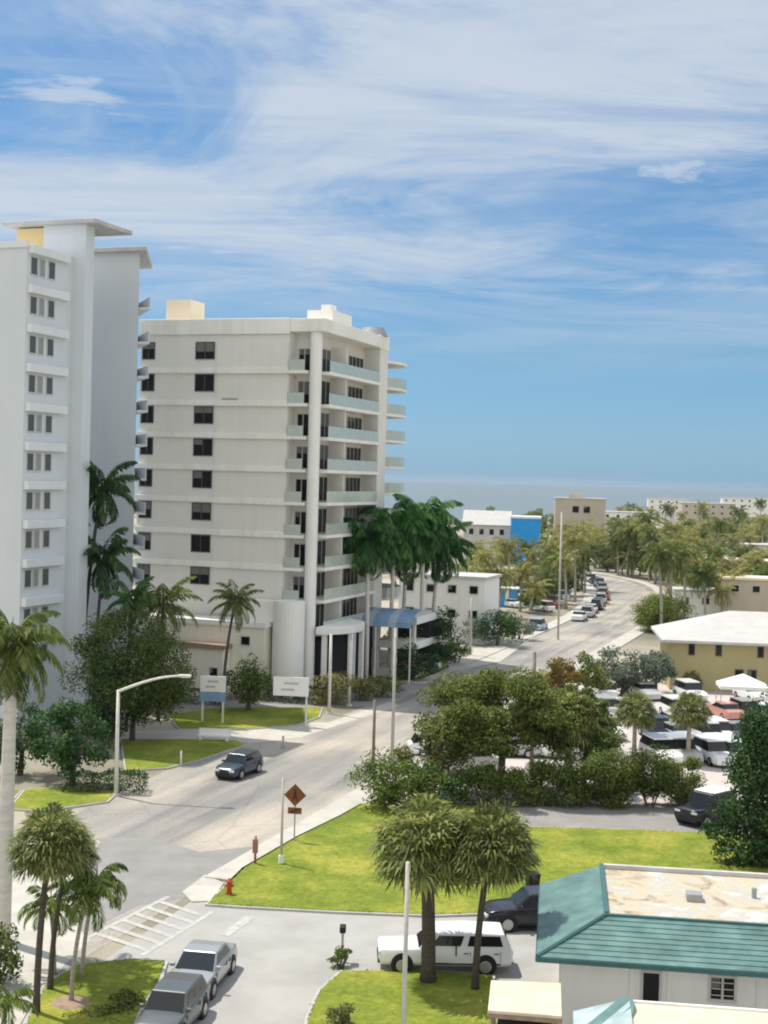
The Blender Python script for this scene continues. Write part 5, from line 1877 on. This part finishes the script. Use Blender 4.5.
# street lamp with arm
t, p, z = pole('street_lamp', 'pale street lamp with long curved arm by the clipped hedge', (116, 796), 690, 0.14, 0.10, 'pole_white', 'street lamp')
e = AT(184, 676, p.y - 0.3)
ex, ey, ez_ = e.x - p.x, -0.3, e.z
b = MB()
pts = []
for i in range(9):
    u = i / 8
    pts.append((ex * u, ey * u, (z - 0.08) + (ez_ - z + 0.08) * math.sin(u * PI / 2)))
b.tube(pts, [0.095 - 0.035 * i / 8 for i in range(9)], 8)
b.build('arm', M['pole_white'], t, smooth=True)
b = MB()
b.box(ex - 0.35, ex + 0.45, ey - 0.14, ey + 0.14, ez_ - 0.07, ez_ + 0.09)
lh = bevel(b.build('lamp_head', M['pole_white'], t), 0.05)
b = MB()
b.box(ex - 0.2, ex + 0.35, ey - 0.1, ey + 0.1, ez_ - 0.1, ez_ - 0.072)
b.build('lens', M['lamp'], lh)

t, p, z = pole('utility_pole', 'tall pale concrete pole between the road and the lawn corner shrub', (392, 764), 628, 0.13, 0.10, 'pole_conc')
b = MB()
b.box(-0.05, 0.05, -0.5, 0.5, z - 0.7, z - 0.58)
b.build('cross_arm', M['pole_conc'], t)
t, p, z = pole('utility_pole', 'short brown timber pole left of the tall pale pole', (373, 768), 700, 0.12, 0.10, 'pole_brown')
t, p, z = pole('utility_pole', 'brown timber pole rising out of the sea grape tree', (531, 790), 652, 0.14, 0.11, 'pole_brown', D=94)
t, p, z = pole('utility_pole', 'tall pale pole by the far road beneath the olive palms', (558, 640), 512, 0.14, 0.11, 'pole_conc')
t, p, z = pole('utility_pole', 'pale concrete pole beside the shrub left of the far road', (470, 656), 598, 0.16, 0.13, 'pole_conc')
t, p, z = pole('sign_pole', 'slim grey pole on the lawn edge left of the diamond sign', (281, 866), 778, 0.075, 0.06, 'pole_conc')
b = MB()
b.cyl(0, 0, 0.161, 0.55, 0.16, 0.14, 10)
b.build('white_sleeve', M['sign_white'], t)
t, p, z = pole('crossing_post', 'short faded red post at the kerb by the lawn tip', (255, 866), 836, 0.07, 0.06, 'red_post', 'post', cap=False)
b = MB()
b.box(-0.14, 0.14, -0.12, -0.062, z - 0.85, z - 0.15)
b.build('box', M['red_post'], t)
t, p, z = pole('bollard_post', 'little grey post across the road beside the driveway', (283, 748), 736, 0.1, 0.09, 'pole_conc', 'post', cap=False)
t, p, z = pole('bollard_post', 'white marker post on the verge left of the blue suv', (181, 767), 751, 0.07, 0.06, 'pole_white', 'post', cap=False)
t, p, z = pole('lamp_post', 'left of the two pale posts before the entrance canopy', (329, 714), 634, 0.15, 0.12, 'pole_white', 'post')
t, p, z = pole('lamp_post', 'right of the two pale posts before the entrance canopy', (349, 706), 640, 0.15, 0.12, 'pole_white', 'post')
t, p, z = pole('near_pole', 'slender pale pole rising from the bottom edge before the stout palm', (402, 1075), 862, 0.09, 0.075, 'pole_conc')
t.name = 'light_pole'
# bollards and low furniture on the verge across the road
b = MB()
b.box(-0.09, 0.09, -0.09, 0.09, 0, 1.0)

# diamond warning sign with plaque
p = G(294, 843)
z = TOPZ(p, 795)
t = empty('warning_sign', 'rust orange diamond warning sign with small plaque on the lawn edge', 'road sign', (p.x, p.y, 0), rad(-8))
b = MB()
b.cyl(0, 0.03, 0, z + 0.5, 0.04, 0.04, 8)
b.build('post', M['shade_metal'], t)
R_ = 0.62
b = MB()
b.v = [(0, -0.025, z - R_), (R_, -0.025, z), (0, -0.025, z + R_), (-R_, -0.025, z), (0, -0.012, z - R_), (R_, -0.012, z), (0, -0.012, z + R_), (-R_, -0.012, z)]
b.f = [(0, 1, 2, 3), (7, 6, 5, 4), (0, 4, 5, 1), (1, 5, 6, 2), (2, 6, 7, 3), (3, 7, 4, 0)]
b.m = [0] * 6
sp = b.build('panel', M['sign_rust'], t)
b = MB()   # walking figure
b.prism([(-0.06, z + 0.22), (0.06, z + 0.22), (0.06, z + 0.34), (-0.06, z + 0.34)], 0.026, 0.03)
b.prism([(-0.09, z - 0.05), (0.09, z - 0.05), (0.07, z + 0.2), (-0.07, z + 0.2)], 0.026, 0.03)
b.prism([(-0.18, z - 0.34), (-0.1, z - 0.34), (0.04, z - 0.05), (-0.06, z - 0.05)], 0.026, 0.03)
b.prism([(0.1, z - 0.34), (0.18, z - 0.34), (0.08, z - 0.05), (-0.02, z - 0.05)], 0.026, 0.03)
b.v = [(x, -zz, y) for x, y, zz in b.v]
b.build('symbol', M['sign_dark'], sp)
b = MB()
b.box(-0.38, 0.38, -0.03, -0.012, z - 1.03, z - 0.68)
b.build('plaque', M['sign_rust'], t)
b = MB()
b.tube([(-0.24, -0.032, z - 0.95), (0.2, -0.032, z - 0.76)], [0.035, 0.035], 6)
b.build('arrow', M['sign_dark'], t)

# two white signboards across the road
def signboard(label, px0, px1, py0, py1, base_py, posts, rot=-0.1, lower=False):
    pc_ = G((px0 + px1) / 2, base_py)
    z1, z0 = TOPZ(pc_, py0), TOPZ(pc_, py1)
    w_ = (px1 - px0) * pc_.y / F
    t = empty('signboard', label, 'signboard', (pc_.x, pc_.y, 0), rot)
    b = MB()
    b.box(-w_ / 2, w_ / 2, -0.06, 0.06, z0, z1)
    pn = bevel(b.build('panel', M['sign_white'], t), 0.02)
    b = MB()
    for k, (a0, a1) in enumerate(((0.3, 0.72), (0.22, 0.6))):
        zz = z1 - (k + 1) * (z1 - z0) / 3
        b.box(-w_ / 2 + a0 * w_, -w_ / 2 + a1 * w_, -0.066, -0.062, zz - 0.08, zz + 0.08)
    b.build('lettering', M['sign_grey'], pn)
    for u in posts:
        b = MB()
        b.box(u * w_ - 0.08, u * w_ + 0.08, 0.063, 0.2, 0, z1 - 0.1)
        b.build('post', M['pole_white'], t)
    if lower:
        b = MB()
        b.box(-w_ / 2, w_ / 2, -0.05, 0.05, z0 - 0.75, z0 - 0.05)
        b.build('lower_panel', M['blue_grey'], t)
signboard('white signboard on one post at the kerb before the cream block', 272, 308, 677, 696, 726, (0.44,))
signboard('smaller white signboard with grey blue lower panel beside the ficus', 199, 225, 676, 692, 724, (-0.4, 0.4), lower=True)

# low white planter / bench on the drive
p = G(214, 742)
t = empty('bench', 'low white bench beside the driveway across the road', 'bench', (p.x, p.y, 0.02), -0.1)
b = MB()
b.box(-1.2, 1.2, -0.25, 0.25, 0.4, 0.5)
b.build('seat', M['white'], t)
for x in (-1.0, 1.0):
    b = MB()
    b.box(x - 0.08, x + 0.08, -0.22, 0.22, 0, 0.399)
    b.build('leg', M['white'], t)
b = MB()
b.box(-1.2, 1.2, 0.251, 0.32, 0.5, 0.95)
b.build('backrest', M['white'], t)
# post box beside the side street
p = G(342, 962)
t = empty('letter_post', 'grey post with dark head at the tip of the truck side lawn', 'letter box', (p.x, p.y, 0.1))
b = MB()
b.box(-0.05, 0.05, -0.05, 0.05, 0, 1.15)
b.build('post', M['pole_conc'], t)
b = MB()
b.box(-0.13, 0.13, -0.25, 0.25, 1.152, 1.42)
bevel(b.build('letter_box', M['trim'], t), 0.05)
# hydrant
p = G(229, 897)
t = empty('fire_hydrant', 'small red orange fire hydrant on the lawn tip', 'hydrant', (p.x, p.y, 0.13))
b = MB()
b.tube([(0, 0, 0), (0, 0, 0.08), (0, 0, 0.081), (0, 0, 0.55), (0, 0, 0.56), (0, 0, 0.62), (0, 0, 0.76)], [0.17, 0.17, 0.12, 0.12, 0.155, 0.155, 0.05], 14)
b.build('barrel', M['hydrant'], t)
b = MB()
b.tube([(-0.22, 0, 0.42), (0.22, 0, 0.42)], [0.065, 0.065], 10)
b.tube([(0, -0.2, 0.38), (0, 0, 0.38)], [0.085, 0.085], 10)
b.build('nozzle', M['hydrant'], t)
# dark wheelie bin behind the black suv
p = G(532, 897)
t = empty('wheelie_bin', 'dark bin on the lawn edge above the black suv', 'bin', (p.x, p.y, 0.12), 0.2)
b = MB()
b.v = [(-0.24, -0.26, 0.06), (0.24, -0.26, 0.06), (0.24, 0.26, 0.06), (-0.24, 0.26, 0.06), (-0.3, -0.34, 1.0), (0.3, -0.34, 1.0), (0.3, 0.34, 1.0), (-0.3, 0.34, 1.0)]
b.f = [(0, 3, 2, 1), (4, 5, 6, 7), (0, 1, 5, 4), (1, 2, 6, 5), (2, 3, 7, 6), (3, 0, 4, 7)]
b.m = [0] * 6
bevel(b.build('tub', M['trim'], t), 0.03)
b = MB()
b.box(-0.32, 0.32, -0.38, 0.36, 1.003, 1.07)
bevel(b.build('lid', M['trim'], t), 0.03)
for x in (-0.28, 0.28):
    b = MB()
    b.tube([(x - 0.03, 0.28, 0.1), (x + 0.03, 0.28, 0.1)], [0.1, 0.1], 12)
    b.build('wheel', M['tyre'], t)

# ------------------------------------------------------------------ light and sky
SUN_EL, SUN_AZ = rad(SUN_EL_DEG), rad(SUN_AZ_DEG)     # azimuth clockwise from +Y
sd = Vector((math.sin(SUN_AZ) * math.cos(SUN_EL), math.cos(SUN_AZ) * math.cos(SUN_EL), math.sin(SUN_EL)))
sl = bpy.data.lights.new('sun', 'SUN')
sl.energy = SUN_E
sl.angle = rad(0.53)
sl.color = (1.0, 0.94, 0.81)
so = bpy.data.objects.new('sun', sl)
COL.objects.link(so)
so.rotation_euler = (-sd).to_track_quat('-Z', 'Y').to_euler()
w = bpy.data.worlds.new('World')
SC.world = w
w.use_nodes = True
nt = w.node_tree
bg = nt.nodes['Background']
sky = nt.nodes.new('ShaderNodeTexSky')
sky.sky_type = 'NISHITA'
sky.sun_disc = False
sky.sun_elevation = SUN_EL
sky.sun_rotation = SUN_AZ
sky.air_density = 1.0
sky.dust_density = 0.3
sky.ozone_density = 2.5
tc = nt.nodes.new('ShaderNodeTexCoord')
sx = nt.nodes.new('ShaderNodeSeparateXYZ')
nt.links.new(tc.outputs['Generated'], sx.inputs[0])
def mth(op, a, c=None, clamp=False):
    n = nt.nodes.new('ShaderNodeMath')
    n.operation = op
    n.use_clamp = clamp
    for i, v in enumerate((a, c)):
        if v is None:
            continue
        if isinstance(v, (int, float)):
            n.inputs[i].default_value = v
        else:
            nt.links.new(v, n.inputs[i])
    return n.outputs[0]
# cloud deck: direction projected on a high flat layer
zz = mth('ADD', mth('MAXIMUM', sx.outputs['Z'], 0.0), 0.055)
cx_ = mth('DIVIDE', sx.outputs['X'], zz)
cy_ = mth('DIVIDE', sx.outputs['Y'], zz)
cb = nt.nodes.new('ShaderNodeCombineXYZ')
nt.links.new(cx_, cb.inputs[0])
nt.links.new(cy_, cb.inputs[1])
def cloud(scale, stretch, rotz, off, detail, rough, dist):
    mp = nt.nodes.new('ShaderNodeMapping')
    mp.inputs['Scale'].default_value = stretch
    mp.inputs['Rotation'].default_value = (0, 0, rad(rotz))
    mp.inputs['Location'].default_value = off
    nt.links.new(cb.outputs[0], mp.inputs['Vector'])
    n = nt.nodes.new('ShaderNodeTexNoise')
    n.inputs['Scale'].default_value = scale
    n.inputs['Detail'].default_value = detail
    n.inputs['Roughness'].default_value = rough
    n.inputs['Distortion'].default_value = dist
    nt.links.new(mp.outputs[0], n.inputs['Vector'])
    return n.outputs['Fac']
def ramp(v, a, c):
    n = nt.nodes.new('ShaderNodeMapRange')
    n.interpolation_type = 'SMOOTHSTEP'
    n.inputs['From Min'].default_value = a
    n.inputs['From Max'].default_value = c
    nt.links.new(v, n.inputs['Value'])
    return n.outputs[0]
veil = cloud(*VEIL)
wisp = cloud(*WISP)
puff = cloud(*PUFF)
el = sx.outputs['Z']
brk = mth('ADD', mth('MULTIPLY', ramp(wisp, 0.36, 0.60), 0.5), 0.46)
veil_m = mth('MULTIPLY', mth('MULTIPLY', ramp(veil, *VEIL_R), ramp(el, 0.05, 0.18)), brk)
wisp_m = mth('MULTIPLY', mth('MULTIPLY', ramp(wisp, *WISP_R), ramp(el, 0.05, 0.14)), 0.5)
puff_m = mth('MULTIPLY', mth('MULTIPLY', ramp(puff, *PUFF_R), ramp(el, 0.12, 0.16)), 0.75)
m_ = mth('MAXIMUM', mth('MAXIMUM', veil_m, wisp_m), puff_m, True)
# bright clouds added out of view, overhead and behind the camera, lifting shaded walls
fill_bank = ramp(mth('MULTIPLY', sx.outputs['Y'], -1.0), -0.1, 0.35)
fill_mix = mth('MAXIMUM', fill_bank, ramp(el, 0.38, 0.6), True)
m_ = mth('MAXIMUM', m_, mth('MULTIPLY', mth('MULTIPLY', fill_bank, ramp(veil, 0.2, 0.5)), 0.9), True)
gr_ = nt.nodes.new('ShaderNodeValToRGB')
e_ = gr_.color_ramp.elements
e_[0].position, e_[0].color = 0.0, (*SKY_TINT[0][1], 1)
e_[1].position, e_[1].color = 1.0, (*SKY_TINT[-1][1], 1)
for p_, c_ in SKY_TINT[1:-1]:
    e_.new(p_).color = (*c_, 1)
nt.links.new(sx.outputs['Z'], gr_.inputs['Fac'])
gain = nt.nodes.new('ShaderNodeMix')
gain.data_type, gain.blend_type = 'RGBA', 'MULTIPLY'
gain.inputs[0].default_value = 1
nt.links.new(sky.outputs[0], gain.inputs[6])
nt.links.new(gr_.outputs['Color'], gain.inputs[7])
mx = nt.nodes.new('ShaderNodeMix')
mx.data_type = 'RGBA'
nt.links.new(m_, mx.inputs[0])
nt.links.new(gain.outputs[2], mx.inputs[6])
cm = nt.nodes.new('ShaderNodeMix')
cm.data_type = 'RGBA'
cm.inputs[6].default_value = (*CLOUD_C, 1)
cm.inputs[7].default_value = (*FILL_CLOUD_C, 1)
nt.links.new(fill_mix, cm.inputs[0])
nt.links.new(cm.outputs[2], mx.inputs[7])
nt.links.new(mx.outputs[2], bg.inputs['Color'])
bg.inputs['Strength'].default_value = SKY_S

vs = SC.view_settings
vs.view_transform = 'Standard'
vs.look = 'None'
vs.exposure = EXPO
vs.gamma = 1
vs.use_curve_mapping = False
SC.render.engine = 'CYCLES'
SC.cycles.filter_width = 2.0
SC.cycles.max_bounces = 6
SC.cycles.diffuse_bounces = 4
SC.cycles.use_denoising = True

# ------------------------------------------------------------------ sea air
b = MB()
b.box(-3000, 3000, -40, 16000, -1.0, 46)
m = bpy.data.materials.new('sea_haze')
m.use_nodes = True
hn = m.node_tree
hn.nodes.remove(hn.nodes['Principled BSDF'])
pv = hn.nodes.new('ShaderNodeVolumePrincipled')
pv.inputs['Color'].default_value = (0.62, 0.74, 0.9, 1)
pv.inputs['Density'].default_value = HAZE
pv.inputs['Anisotropy'].default_value = 0.2
hn.links.new(pv.outputs[0], hn.nodes['Material Output'].inputs['Volume'])
hz = b.build('haze', m)
hz['kind'] = 'stuff'
